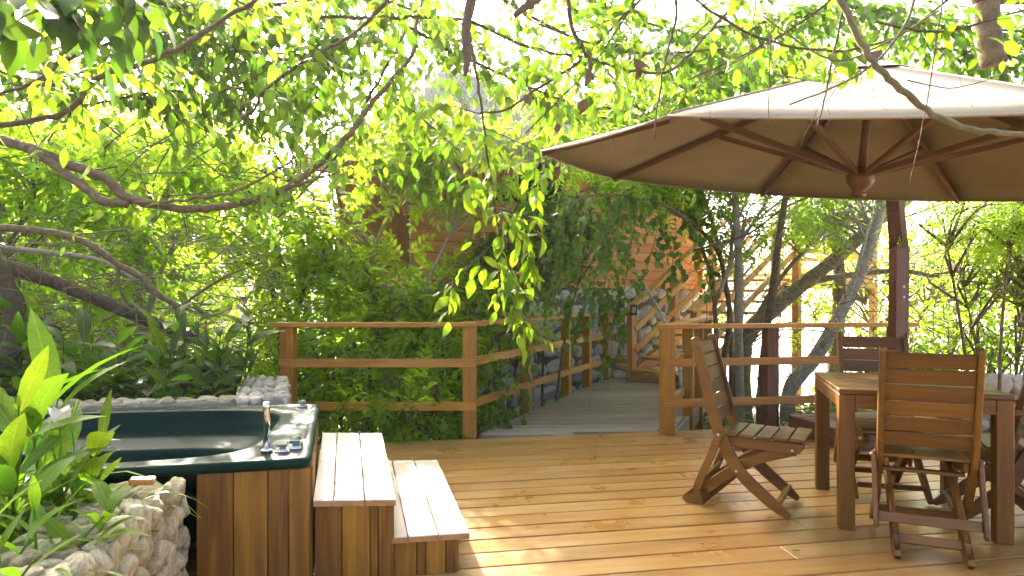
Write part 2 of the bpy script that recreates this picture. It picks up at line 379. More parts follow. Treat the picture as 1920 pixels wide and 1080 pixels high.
def ribbon(pts, w, taper=None, round_ends=True):
    """outline of a curved board of width w along pts (2-D)"""
    P = np.array(pts, float); d = np.gradient(P, axis=0); d /= np.linalg.norm(d, axis=1)[:, None]
    nr = np.stack([-d[:, 1], d[:, 0]], 1)
    ww = np.full(len(P), w / 2) if taper is None else np.array(taper) * w / 2
    A = P + nr * ww[:, None]; B = P - nr * ww[:, None]
    out = list(A)
    if round_ends:
        for a in (50, 0, -50):
            out.append(P[-1] + nr[-1] * ww[-1] * math.sin(R(a)) + d[-1] * ww[-1] * math.cos(R(a)) * .8)
    out += list(B[::-1])
    if round_ends:
        for a in (-50, 0, 50):
            out.append(P[0] + nr[0] * ww[0] * math.sin(R(a)) - d[0] * ww[0] * math.cos(R(a)) * .8)
    return [tuple(p) for p in out]

def smoothpath(pts, n=4):
    """Catmull-Rom through pts"""
    P = [np.array(p, float) for p in pts]; P = [2 * P[0] - P[1]] + P + [2 * P[-1] - P[-2]]
    out = []
    for i in range(1, len(P) - 2):
        for k in range(n):
            t = k / n
            out.append(0.5 * ((2 * P[i]) + (-P[i - 1] + P[i + 1]) * t + (2 * P[i - 1] - 5 * P[i] + 4 * P[i + 1] - P[i + 2]) * t * t + (-P[i - 1] + 3 * P[i] - 3 * P[i + 1] + P[i + 2]) * t ** 3))
    out.append(P[-2]); return np.array(out)
class Geo:
    """collects tubes into one triangle mesh"""
    def __init__(s): s.V = []; s.T = []; s.n = 0
    def tube(s, pts, r0, r1=None, sides=6, wob=0.0):
        P = np.asarray(pts, float); k = len(P)
        if k < 2: return
        r = np.linspace(r0, r1 if r1 is not None else r0, k) if np.isscalar(r0) else np.asarray(r0, float)
        if wob: r = r * (1 + wob * (rng.random(k) - .5))
        d = np.gradient(P, axis=0); d /= (np.linalg.norm(d, axis=1)[:, None] + 1e-9)
        ref = np.array([0.31, 0.2, 0.93]); 
        if abs(d.mean(0) @ ref) > .92 * np.linalg.norm(d.mean(0)): ref = np.array([0.9, -0.4, 0.1])
        u = np.cross(d, ref); u /= np.linalg.norm(u, axis=1)[:, None]; v = np.cross(d, u)
        a = np.arange(sides) * 2 * np.pi / sides
        ring = P[:, None, :] + r[:, None, None] * (np.cos(a)[None, :, None] * u[:, None, :] + np.sin(a)[None, :, None] * v[:, None, :])
        V = np.concatenate([ring.reshape(-1, 3), P[:1], P[-1:]])
        i = np.arange(k - 1)[:, None] * sides; j = np.arange(sides)[None, :]; j2 = (j + 1) % sides
        A = (i + j).ravel(); B = (i + j2).ravel(); C = A + sides; D = B + sides
        T = np.concatenate([np.stack([A, B, D], 1), np.stack([A, D, C], 1)])
        e0 = k * sides; jj = np.arange(sides); jn = (jj + 1) % sides
        T = np.concatenate([T, np.stack([np.full(sides, e0), jn, jj], 1), np.stack([np.full(sides, e0 + 1), (k - 1) * sides + jj, (k - 1) * sides + jn], 1)])
        s.V.append(V); s.T.append(T + s.n); s.n += len(V)
    def add(s, V, T):
        s.V.append(np.asarray(V)); s.T.append(np.asarray(T) + s.n); s.n += len(V)
    def build(s, name, mat, parent=None, smooth=True):
        if not s.V: return None
        return ob(name, npmesh(name, np.concatenate(s.V), np.concatenate(s.T), smooth), mat, parent)

def unit(a): return a / (np.linalg.norm(a, axis=-1, keepdims=True) + 1e-9)
PROF_LO = np.array([[0.28, 0.8], [0.62, 0.85]])
PROF_HI = np.array([[0.12, .52], [0.3, .93], [0.5, 1.0], [0.72, .74], [0.88, .34]])
PROF_BLADE = np.array([[0.1, .45], [0.25, .8], [0.42, 1.0], [0.6, .93], [0.78, .62], [0.9, .3]])
PROF_ROUND = np.array([[0.08, .6], [0.28, 1.0], [0.52, .98], [0.75, .62], [0.9, .25]])
def leaves(P, D, N, L, Wd, prof=PROF_LO, droop=0.25, fold=0.25):
    """leaf blades: base P, direction D, upper side N, length L, width Wd -> V, T"""
    P = np.asarray(P, float); n = len(P)
    if n == 0: return np.zeros((0, 3)), np.zeros((0, 3), int)
    D = unit(np.asarray(D, float)); N = np.asarray(N, float); S = unit(np.cross(D, N)); N = unit(np.cross(S, D))
    L = np.broadcast_to(L, (n,))[:, None]; Wd = np.broadcast_to(Wd, (n,))[:, None]; dr = np.broadcast_to(droop, (n,))[:, None]
    k = len(prof); V = np.zeros((n, 3 * k + 2, 3))
    def mid(t): return P + D * L * t * (1 - 0.25 * dr * t) - N * L * dr * t * t * 0.8
    V[:, 0] = P; V[:, 1] = mid(1.0)
    for i, (t, w) in enumerate(prof):
        m = mid(t); hw = Wd * w * .5
        V[:, 2 + 3 * i] = m
        V[:, 3 + 3 * i] = m + S * hw + N * hw * fold
        V[:, 4 + 3 * i] = m - S * hw + N * hw * fold
    T = [[0, 3, 2], [0, 2, 4]]
    for i in range(k - 1):
        a = 2 + 3 * i; b = a + 3
        T += [[a, a + 1, b + 1], [a, b + 1, b], [a + 2, a, b], [a + 2, b, b + 2]]
    e = 2 + 3 * (k - 1); T += [[e, e + 1, 1], [e + 2, e, 1]]
    T = np.array(T)
    return V.reshape(-1, 3), (T[None] + (np.arange(n) * (3 * k + 2))[:, None, None]).reshape(-1, 3)
def randdir(n, zmin=-1, zmax=1):
    z = rng.uniform(zmin, zmax, n); a = rng.uniform(0, 2 * np.pi, n); q = np.sqrt(1 - z * z)
    return np.stack([q * np.cos(a), q * np.sin(a), z], 1)
# openings in the crowns that let the sun down to the steps and the near deck
SHAFTS = [((-0.60, 3.55, 0.3), 0.42), ((-0.36, 3.55, 0.2), 0.38)]
def open_sky(P, extra=0.0):
    P = np.asarray(P, float); keep = np.ones(len(P), bool); s = np.array(SUN)
    for c, r in SHAFTS:
        q = P - np.array(c); t = q @ s; d = np.linalg.norm(q - t[:, None] * s, axis=1)
        keep &= ~((d < r + extra) & (t > 0))
    return keep
def fronds(O, D, N, Lf, pairs, leaflet, width, prof=PROF_LO, droop=0.35, spread=1.05):
    """pinnate leaves: O origin, D direction; returns leaflet V,T"""
    n = len(O); O = np.asarray(O, float); D = unit(np.asarray(D, float)); S = unit(np.cross(D, N)); N = unit(np.cross(S, D))
    Lf = np.broadcast_to(Lf, (n,))[:, None]
    Ps, Ds, Ns, Ls = [], [], [], []
    for i in range(pairs):
        t = 0.25 + 0.7 * i / max(1, pairs - 1)
        m = O + D * Lf * t - N * Lf * droop * t * t
        tan = unit(D - N * 2 * droop * t)
        sz = leaflet * (0.75 + 0.45 * math.sin(math.pi * (0.2 + 0.7 * i / max(1, pairs - 1))))
        for sg in (-1, 1):
            Ps.append(m); Ds.append(unit(tan * math.cos(spread) + S * sg * math.sin(spread) + rng.normal(0, .12, (n, 3)))); Ns.append(N + rng.normal(0, .18, (n, 3))); Ls.append(np.full(n, sz) * rng.uniform(.85, 1.15, n))
    m = O + D * Lf - N * Lf * droop
    Ps.append(m); Ds.append(unit(D - N * 2 * droop)); Ns.append(N); Ls.append(np.full(n, leaflet * 1.05))
    L = np.concatenate(Ls)
    return leaves(np.concatenate(Ps), np.concatenate(Ds), np.concatenate(Ns), L, L * width, prof, 0.25, 0.2)

# ------------------------------------------------------------------ ground
def terrain(x, y):
    x = np.asarray(x, float); y = np.asarray(y, float)
    z = np.full(np.broadcast(x, y).shape, -0.55)
    hill = np.clip((-x - 1.2 - np.clip(7.5 - y, 0, 4) * .4) / 6.0, 0, 1) * np.clip((y - 4.0) / 4.0, 0, 1)
    z = z + 1.9 * hill ** 1.2 + np.clip(y - 10, 0, 60) * 0.035 * np.clip((-x + 4) / 8, 0, 1)
    z = z + np.clip(y - 30, 0, 200) * 0.05 + 0.05 * np.sin(x * 1.7 + y) * np.cos(y * 1.3 - x * .6) - np.clip(x - 3, 0, 12) * .03
    return z
def make_ground():
    xs = np.concatenate([np.linspace(-220, -24, 14), np.linspace(-20, 20, 90), np.linspace(24, 220, 14)])
    ys = np.concatenate([np.linspace(-120, -8, 10), np.linspace(-6, 26, 80), np.linspace(28, 420, 24)])
    X, Y = np.meshgrid(xs, ys); V = np.stack([X, Y, terrain(X, Y)], -1).reshape(-1, 3)
    nx = len(xs); i = (np.arange(len(ys) - 1)[:, None] * nx + np.arange(nx - 1)[None]).ravel()
    T = np.concatenate([np.stack([i, i + 1, i + nx + 1], 1), np.stack([i, i + nx + 1, i + nx], 1)])
    m, nt, new, lk, out = nodes('ground_mix')
    tc = new('ShaderNodeTexCoord'); n = new('ShaderNodeTexNoise'); n.inputs['Scale'].default_value = 6; n.inputs['Detail'].default_value = 8; n.inputs['Roughness'].default_value = .7; lk(tc.outputs['Object'], n.inputs['Vector'])
    r = ramp(nt, [(0.3, (0.05, 0.04, 0.025)), (0.55, (0.12, 0.10, 0.07)), (0.7, (0.22, 0.19, 0.14))]); lk(n.outputs[0], r.inputs[0])
    sx = new('ShaderNodeSeparateXYZ'); lk(tc.outputs['Object'], sx.inputs[0])
    n2 = new('ShaderNodeTexNoise'); n2.inputs['Scale'].default_value = 0.5; n2.inputs['Detail'].default_value = 4; lk(tc.outputs['Object'], n2.inputs['Vector'])
    # pale sand beyond the trees on the open side
    s = mathn(nt, 'ADD', mathn(nt, 'MULTIPLY_ADD', sx.outputs[0], 0.35, mathn(nt, 'MULTIPLY', sx.outputs[1], 0.14)), mathn(nt, 'MULTIPLY', n2.outputs[0], 0.8))
    sr = ramp(nt, [(0.0, (0, 0, 0)), (1.0, (1, 1, 1))]); lk(mathn(nt, 'SUBTRACT', s, 2.55), sr.inputs[0])
    c = mixc(nt, sr.outputs[0], r.outputs[0], (0.58, 0.54, 0.45))
    p = new('ShaderNodeBsdfPrincipled'); lk(c, p.inputs['Base Color']); p.inputs['Roughness'].default_value = 0.95
    b = new('ShaderNodeBump'); b.inputs['Strength'].default_value = 0.8; b.inputs['Distance'].default_value = 0.05; lk(n.outputs[0], b.inputs['Height']); lk(b.outputs[0], p.inputs['Normal'])
    lk(p.outputs[0], out.inputs[0])
    o = ob('ground', npmesh('ground', V, T), 'ground_mix'); tag(o, 'brown earth and pale sand under the trees', kind='structure')
make_ground()

# ------------------------------------------------------------------ deck
DA = R(10.4); E1 = Vector((math.cos(DA), math.sin(DA), 0)); E2 = Vector((-math.sin(DA), math.cos(DA), 0))
FAR_V = 5.764
def make_deck():
    sub = cbox(1, 1, 1)
    M, L = frame(E1 * -4.2 + E2 * 1.9 + Vector((0, 0, -.13)), E1 * 7.6 + E2 * 1.9 + Vector((0, 0, -.13)))
    me = cbox(L, 7.6, 0.14, 0.01).copy(); me.materials.clear()
    d = ob('deck', me, 'dark_gap', None, False, M); tag(d, 'sunlit brown timber deck of long boards', kind='structure')
    pitch = 0.1722; n = 0; rr = random.Random(3)
    joints = {10: .05, 11: .03, 13: 0.18, 15: .25, 14: 2.2, 12: 2.35, 8: 2.0, 9: 3.4, 16: 1.9, 17: .9, 6: 3.1, 5: 1.2, 3: 2.6}
    for i in range(34):
        v = FAR_V - pitch * (i + .5)
        u0, u1 = -4.2 + rr.uniform(0, .05), 7.6
        cuts = [u0] + ([joints[i]] if i in joints else ([rr.uniform(-1.5, 4.5)] if rr.random() < .45 else [])) + [u1]
        for a, b in zip(cuts[:-1], cuts[1:]):
            dz = rr.uniform(-.0012, .0012); dv = rr.uniform(-.0012, .0012)
            p0 = E1 * (a + .0015) + E2 * (v + dv); p1 = E1 * (b - .0015) + E2 * (v + dv)
            MM, LL = frame(p0 + Vector((0, 0, -.0175 + dz)), p1 + Vector((0, 0, -.0175 + dz)))
            me = cbox(LL, pitch - .0125 - rr.uniform(0, .005), 0.035, 0.0022)
            o = bpy.data.objects.new('board', with_mat(me, 'deck_wood'))
            COL.objects.link(o); o.parent = d; o.matrix_parent_inverse = M.inverted(); o.matrix_basis = MM
    # front fascia board along the far edge
    p0 = E1 * -4.2 + E2 * (FAR_V + .014) + Vector((0, 0, -.10)); p1 = E1 * 7.6 + E2 * (FAR_V + .014) + Vector((0, 0, -.10))
    MM, LL = frame(p0, p1); o = bpy.data.objects.new('fascia_board', with_mat(cbox(LL, .024, .17), 'deck_wood')); COL.objects.link(o)
    o.parent = d; o.matrix_parent_inverse = M.inverted(); o.matrix_basis = MM
make_deck()

# ------------------------------------------------------------------ railings
def railing(name, label, A, B, posts, z_top=1.0, ext0=0.15, ext1=0.15, group=None, mids=((.66, .075), (.28, .075)), post_w=.12, zb=0.0):
    A, B = Vector(A), Vector(B); d = (B - A).normalized(); n = Vector((d.y, -d.x, 0))
    if n.y > 0: n = -n
    t = thing(name, A, label, 'railing', group)
    up = Vector((0, 0, 1))
    beam('top_rail', A - d * ext0 + up * (z_top - .02), B + d * ext1 + up * (z_top - .02), .15, .04, 'rail_wood', t)
    for h, hh in mids:
        off = n * (post_w / 2 - .012)
        beam('rail', A - d * (post_w * .5) + off + up * h, B + d * (post_w * .5) + off + up * h, .036, hh, 'rail_wood', t)
    for k in posts:
        p = A + (B - A) * k
        beam('post', p + up * zb, p + up * (z_top - .04), post_w, post_w, 'post_wood', t, up=d)
    return t
railing('deck_railing', 'brown wooden railing behind the bathtub with pinnate shrubs pushing through it', (-1.98, 5.86, 0), (-0.374, 5.86, 0), (0, 1), 1.015, ext0=.17, ext1=.06)
railing('deck_railing', 'brown wooden railing behind the table with a forking trunk beyond it', (1.40, 5.97, 0), (3.78, 6.40, 0), (0, .97), 0.995, ext0=.06, ext1=.12, mids=((.65, .07), (.285, .07)), post_w=.11)
# the tall dark post behind that railing
t = thing('railing_post', (2.45, 6.3, 0), 'thick dark red-brown post standing behind the middle of the table-side railing', 'post')
beam('post', (2.42, 6.235, -.5), (2.42, 6.235, .955), .15, .08, 'dark_wood', t, up=(1, 0, 0))
beam('post', (2.50, 6.31, -.5), (2.50, 6.31, .955), .10, .06, 'dark_wood', t, up=(1, 0, 0))

# ------------------------------------------------------------------ boardwalk
BD = Vector((0.389, 0.921, 0)).normalized(); BN = Vector((BD.y, -BD.x, 0))
BL0 = Vector((-0.32, 5.89, 0)); BWID = 1.56
def make_boardwalk():
    c0 = BL0 + BN * (BWID / 2)
    M, L = frame(c0 - BD * .2 + Vector((0, 0, -.11)), c0 + BD * 4.6 + Vector((0, 0, -.11)))
    me = cbox(L, BWID - .12, .12, .01).copy(); me.materials.clear()
    w = ob('boardwalk', me, 'dark_gap', None, False, M); tag(w, 'weathered grey plank boardwalk leading to the stairs', kind='structure')
    Mi = M.inverted(); rr = random.Random(5)
    # planks run roughly along the deck's own boards, trimmed by the two edges
    pitch = .118; dirp = Vector((math.cos(R(2)), math.sin(R(2)), 0))
    def hit(base, y):   # where a line through (.., y) along dirp meets an edge line starting at base
        # base + BD*s = P + dirp*u ; P=(0,y)
        P = Vector((0, y, 0)); a, b, c, d_ = BD.x, -dirp.x, BD.y, -dirp.y; ex, ey = P.x - base.x, P.y - base.y
        det = a * d_ - b * c; s = (ex * d_ - b * ey) / det
        return base + BD * s
    y = 5.80
    k = 0
    while k < 42:
        pl = hit(BL0 - BN * .01, y); pr = hit(BL0 + BN * (BWID + .01), y)
        q = pl - E2 * 0
        dz = rr.uniform(-.003, .003) - .024
        # left end clipped behind the deck's far edge
        def vv(p): return p.dot(E2)
        a, b = pl, pr
        lim = FAR_V + .09
        if vv(b) > lim or vv(a) > lim:
            if vv(a) < lim: a = a + (b - a) * ((lim - vv(a)) / (vv(b) - vv(a)))
            if vv(b) < lim: b = b + (a - b) * ((lim - vv(b)) / (vv(a) - vv(b)))
            if (b - a).length > .12:
                MM, LL = frame(a + Vector((0, 0, dz)), b + Vector((0, 0, dz)))
                me = cbox(LL, pitch - .013 - rr.uniform(0, .006), .03, .004)
                o = bpy.data.objects.new('plank', with_mat(me, 'grey_plank')); COL.objects.link(o); o.parent = w; o.matrix_parent_inverse = Mi; o.matrix_basis = MM
        y += pitch; k += 1
    for sd, off in ((-.03, 0), (BWID + .03, 0)):
        s0 = .15 if sd < 0 else -.12
        MM, LL = frame(BL0 + BN * sd + BD * (s0 + (.35 if sd > 0 else 0)) + Vector((0, 0, -.105)), BL0 + BN * sd + BD * 4.5 + Vector((0, 0, -.105)))
        me = cbox(LL, .03, .19).copy(); me.materials.clear(); me.materials.append(MATS['grey_plank'])
        o = bpy.data.objects.new('side_board', me); COL.objects.link(o); o.parent = w; o.matrix_parent_inverse = Mi; o.matrix_basis = MM
make_boardwalk()
def walk_rail(name, label, pts, rails, post_ids, ztop=1.0, zb=-.12, pw=.11, toprail=True, side=1):
    t = thing(name, pts[0], label, 'railing'); up = Vector((0, 0, 1))
    for i, p in enumerate(pts):
        if i in post_ids: beam('post', Vector(p) + up * zb, Vector(p) + up * (ztop - .04), pw, pw, 'post_wood', t, up=BD)
    for a, b in zip(pts[:-1], pts[1:]):
        a, b = Vector(a), Vector(b); d = (b - a).normalized(); n = Vector((d.y, -d.x, 0)) * side
        for h in rails: beam('rail', a + n * (pw / 2 - .01) + up * h, b + n * (pw / 2 - .01) + up * h, .034, .075, 'rail_wood', t)
        if toprail: beam('top_rail', a - d * .03 + up * (ztop - .02), b + d * .03 + up * (ztop - .021), .14, .04, 'rail_wood', t)
    return t
LP = [(-0.40, 5.97, 0), (0.15, 7.29, 0), (0.70, 8.54, 0), (1.05, 9.28, 0), (1.42, 10.05, 0)]
walk_rail('boardwalk_railing', 'long brown railing along the stone wall side of the boardwalk', LP, (.66, .28), (1, 2, 3, 4), 1.015)
walk_rail('boardwalk_railing', 'short brown railing joining the boardwalk corner to the stair newel', [(1.50, 10.07, 0), (1.80, 9.96, 0)], (.66, .28), (), 1.0)
RP = [(1.46, 6.05, 0), (1.86, 6.98, 0), (2.17, 7.70, 0), (2.55, 8.62, 0)]
walk_rail('boardwalk_railing', 'short brown railing on the tree side of the boardwalk behind the corner post', RP, (.62, .25), (1, 2, 3), 0.995, zb=-.3, side=-1)

# ------------------------------------------------------------------ stones
def stone_meshes(n, seed):
    import bmesh
    out = []; r2 = random.Random(seed)
    for k in range(n):
        bm = bmesh.new(); bmesh.ops.create_icosphere(bm, subdivisions=3, radius=1.0)
        ph = [r2.uniform(0, 6.28) for _ in range(9)]
        pl = []
        for _ in range(13):
            a = Vector((r2.gauss(0, 1), r2.gauss(0, 1), r2.gauss(0, 1))).normalized(); pl.append((a, r2.uniform(.66, .92)))
        for v in bm.verts:
            c = v.co.copy()
            for ax in range(3): v.co[ax] = math.copysign(abs(c[ax]) ** .78, c[ax])
            for a, h in pl:
                d = v.co.dot(a)
                if d > h: v.co -= a * (d - h) * .85
            c = v.co
            d = 1 + .05 * math.sin(3.3 * c.x + ph[0]) + .05 * math.sin(3.9 * c.y + ph[1]) + .03 * math.sin(9.1 * c.x + 7 * c.z + ph[3]) + .03 * math.sin(8.7 * c.y - 9 * c.z + ph[4]) + .018 * math.sin(17 * c.x + 13 * c.y + ph[5]) + r2.uniform(-.012, .012)
            v.co *= d
        me = bpy.data.meshes.new('stone'); bm.to_mesh(me); bm.free(); me.shade_smooth(); out.append(me)
    return out
def mats_on(ms, mat):
    out = []
    for me in ms:
        c = me.copy(); c.materials.append(MATS[mat]); out.append(c)
    return out
BASE_ST = stone_meshes(12, 11)
ST_CORAL = mats_on(BASE_ST, 'coral_stone'); ST_PALE = mats_on(BASE_ST, 'pale_stone'); ST_GREY = mats_on(BASE_ST, 'grey_stone')
def stone_face(parent, O, U, V, N, lu, lv, su, sv, thick, meshes, rr, skip=None, jit=.18, proud=0.35, holes=None):
    """fill the rectangle O + U*[0,lu] + V*[0,lv], facing N, with single stones"""
    O, U, V, N = Vector(O), Vector(U).normalized(), Vector(V).normalized(), Vector(N).normalized()
    rows = max(1, round(lv / sv)); cnt = 0; h = lv / rows
    for r_ in range(rows):
        u = -rr.uniform(0, su * .5)
        while u < lu:
            w = su * rr.uniform(.62, 1.35)
            hh = h * rr.uniform(.92, 1.22)
            cu = u + w / 2; cv = (r_ + .5) * h + rr.uniform(-.5, .5) * h * jit
            u += w * .96
            if cu < w * .25 or cu > lu - w * .2: 
                if cu > lu: continue
                cu = min(max(cu, w * .4), lu - w * .35)
            c = O + U * cu + V * cv + N * (thick * (proud - .5 + rr.uniform(-.12, .12)))
            M = Matrix((U, V, N)).transposed().to_4x4() @ Matrix.Rotation(rr.uniform(-.3, .3), 4, 'Z')
            M = Matrix.Translation(c) @ M @ Matrix.Diagonal((w * .53, hh * .53, thick * rr.uniform(.5, .7), 1))
            o = bpy.data.objects.new('stone', rr.choice(meshes)); COL.objects.link(o); o.parent = parent
            o.matrix_parent_inverse = Matrix.Translation(-parent_base(parent)); o.matrix_basis = M; cnt += 1
    return cnt
def core(name, parent, corners, z0, z1, mat='mortar'):
    """vertical prism on a ground polygon"""
    n = len(corners); v = [(c[0], c[1], z0) for c in corners] + [(c[0], c[1], z1) for c in corners]
    f = [list(range(n))[::-1], list(range(n, 2 * n))] + [[i, (i + 1) % n, n + (i + 1) % n, n + i] for i in range(n)]
    return ob(name, mesh(name, v, f), mat, parent)
rs = random.Random(21)
up = Vector((0, 0, 1))

# planter wall in front of the tub (near left corner of the photograph)
TE1 = Vector((0.974, 0.225, 0)).normalized(); TE2 = Vector((-0.20, 0.98, 0)).normalized()
FR = Vector((-0.861, 2.83, 0)); BR = Vector((-1.25, 4.29, 0)); FL = FR - Vector((0.974, .225, 0)) * 2.1; BLc = BR - Vector((.99, .13, 0)) * 2.1
pw = thing('planter_wall', (-1.3, 2.2, 0), 'low rough coral stone planter wall in front of the bathtub', 'stone wall')
PC = FR - TE1 * .475 - TE2 * .06                      # outer far corner, just before the tub
PD = Vector((0.155, -1.0, 0)).normalized(); PNn = Vector((1.0, .155, 0)).normalized()
ZT = .50
core('wall_core', pw, [(PC - PNn * .012)[:2], (PC - PNn * .012 + PD * 1.75)[:2], (PC - PNn * .25 + PD * 1.75)[:2], (PC - PNn * .25 + PD * .27)[:2], (PC - TE1 * 1.3 + PD * .27)[:2], (PC - TE1 * 1.3 - TE2 * -.01)[:2]], -.05, ZT - .012)
stone_face(pw, PC + PD * 0.0 + up * -.02, PD, up, PNn, 1.75, ZT + .03, .068, .088, .06, ST_CORAL, rs, jit=.5, proud=.22)
stone_face(pw, PC - PNn * .01 + up * ZT, PD, -PNn, up, 1.75, .27, .10, .075, .045, ST_CORAL, rs, jit=.45, proud=.25)
stone_face(pw, PC - TE1 * .18 + up * ZT, -TE1, PD, up, 1.1, .30, .10, .08, .045, ST_CORAL, rs, jit=.45, proud=.25)
stone_face(pw, PC - PNn * .26 + PD * .29 + up * .2, PD, up, -PNn, 1.4, .28, .13, .12, .07, ST_CORAL, rs)
soil = ob('planter_soil', mesh('soil', [(-3.6, .6, .30), (-1.25, .6, .30), (-1.46, 2.46, .33), (-3.6, 2.1, .36)], [[0, 1, 2, 3]]), 'soil'); tag(soil, 'dark planter soil between the near stone wall and the plants', kind='structure')

# back planter wall: a low row along the tub and a thicker return towards the railing
bw = thing('planter_wall', (-1.6, 4.5, 0), 'pale stone planter wall running behind the bathtub to the railing', 'stone wall')
K0 = Vector((-1.50, 4.36, 0)); KD = Vector((-.32, .947, 0)).normalized(); KN = Vector((KD.y, -KD.x, 0))
KL = 1.22
K0b = K0 - Vector((.99, .13, 0)) * 2.6
core('wall_core', bw, [K0[:2], (K0 + KD * KL)[:2], (K0 + KD * KL - KN * .30)[:2], (K0 - KN * .30 + KD * .12)[:2], (K0b + Vector((0, .12, 0)))[:2], K0b[:2]], -.1, .55)
stone_face(bw, K0 + up * .12, KD, up, KN, KL, .46, .10, .10, .08, ST_PALE, rs, jit=.45)
stone_face(bw, K0 + up * .575, KD, -KN, up, KL, .30, .11, .085, .07, ST_PALE, rs, jit=.4)
stone_face(bw, K0 - Vector((.99, .13, 0)) * .12 + up * .555, -Vector((.99, .13, 0)), Vector((-.13, .99, 0)), up, 2.4, .16, .14, .085, .06, ST_CORAL, rs, jit=.3)
bs = []
for j in range(7):
    for i in range(12):
        x = -5.6 + i * .36; y = 4.25 + j * .3; x = min(x, -1.55 - (y - 4.3) * .33 - .3)
        bs.append((x, y, .50 + .05 * math.sin(i * 2.1 + j * 1.7) + .05 * max(0, j - 2)))
o = ob('planter_soil', mesh('soil', bs, [[j * 12 + i, j * 12 + i + 1, j * 12 + i + 13, j * 12 + i + 12] for j in range(6) for i in range(11)], True), 'soil')
tag(o, 'dark leafy planter soil behind the bathtub', kind='structure')

# low wall at the right edge behind the table
lw = thing('garden_wall', (4.4, 6.0, 0), 'low grey stone garden wall behind the armchair at the picture edge', 'stone wall')
A0 = Vector((4.05, 6.15, 0)); AD = Vector((.98, -.2, 0)).normalized(); AN = Vector((-.2, -.98, 0)).normalized()
core('wall_core', lw, [(A0 - AN * .03)[:2], (A0 + AD * 1.9 - AN * .03)[:2], (A0 + AD * 1.9 - AN * .35)[:2], (A0 - AN * .35)[:2]], -.3, .46)
stone_face(lw, A0 + up * -.02, AD, up, AN, 1.9, .52, .2, .16, .1, ST_PALE, rs, jit=.3)
stone_face(lw, A0 + up * .48, AD, -AN, up, 1.9, .36, .22, .16, .09, ST_PALE, rs, jit=.3)

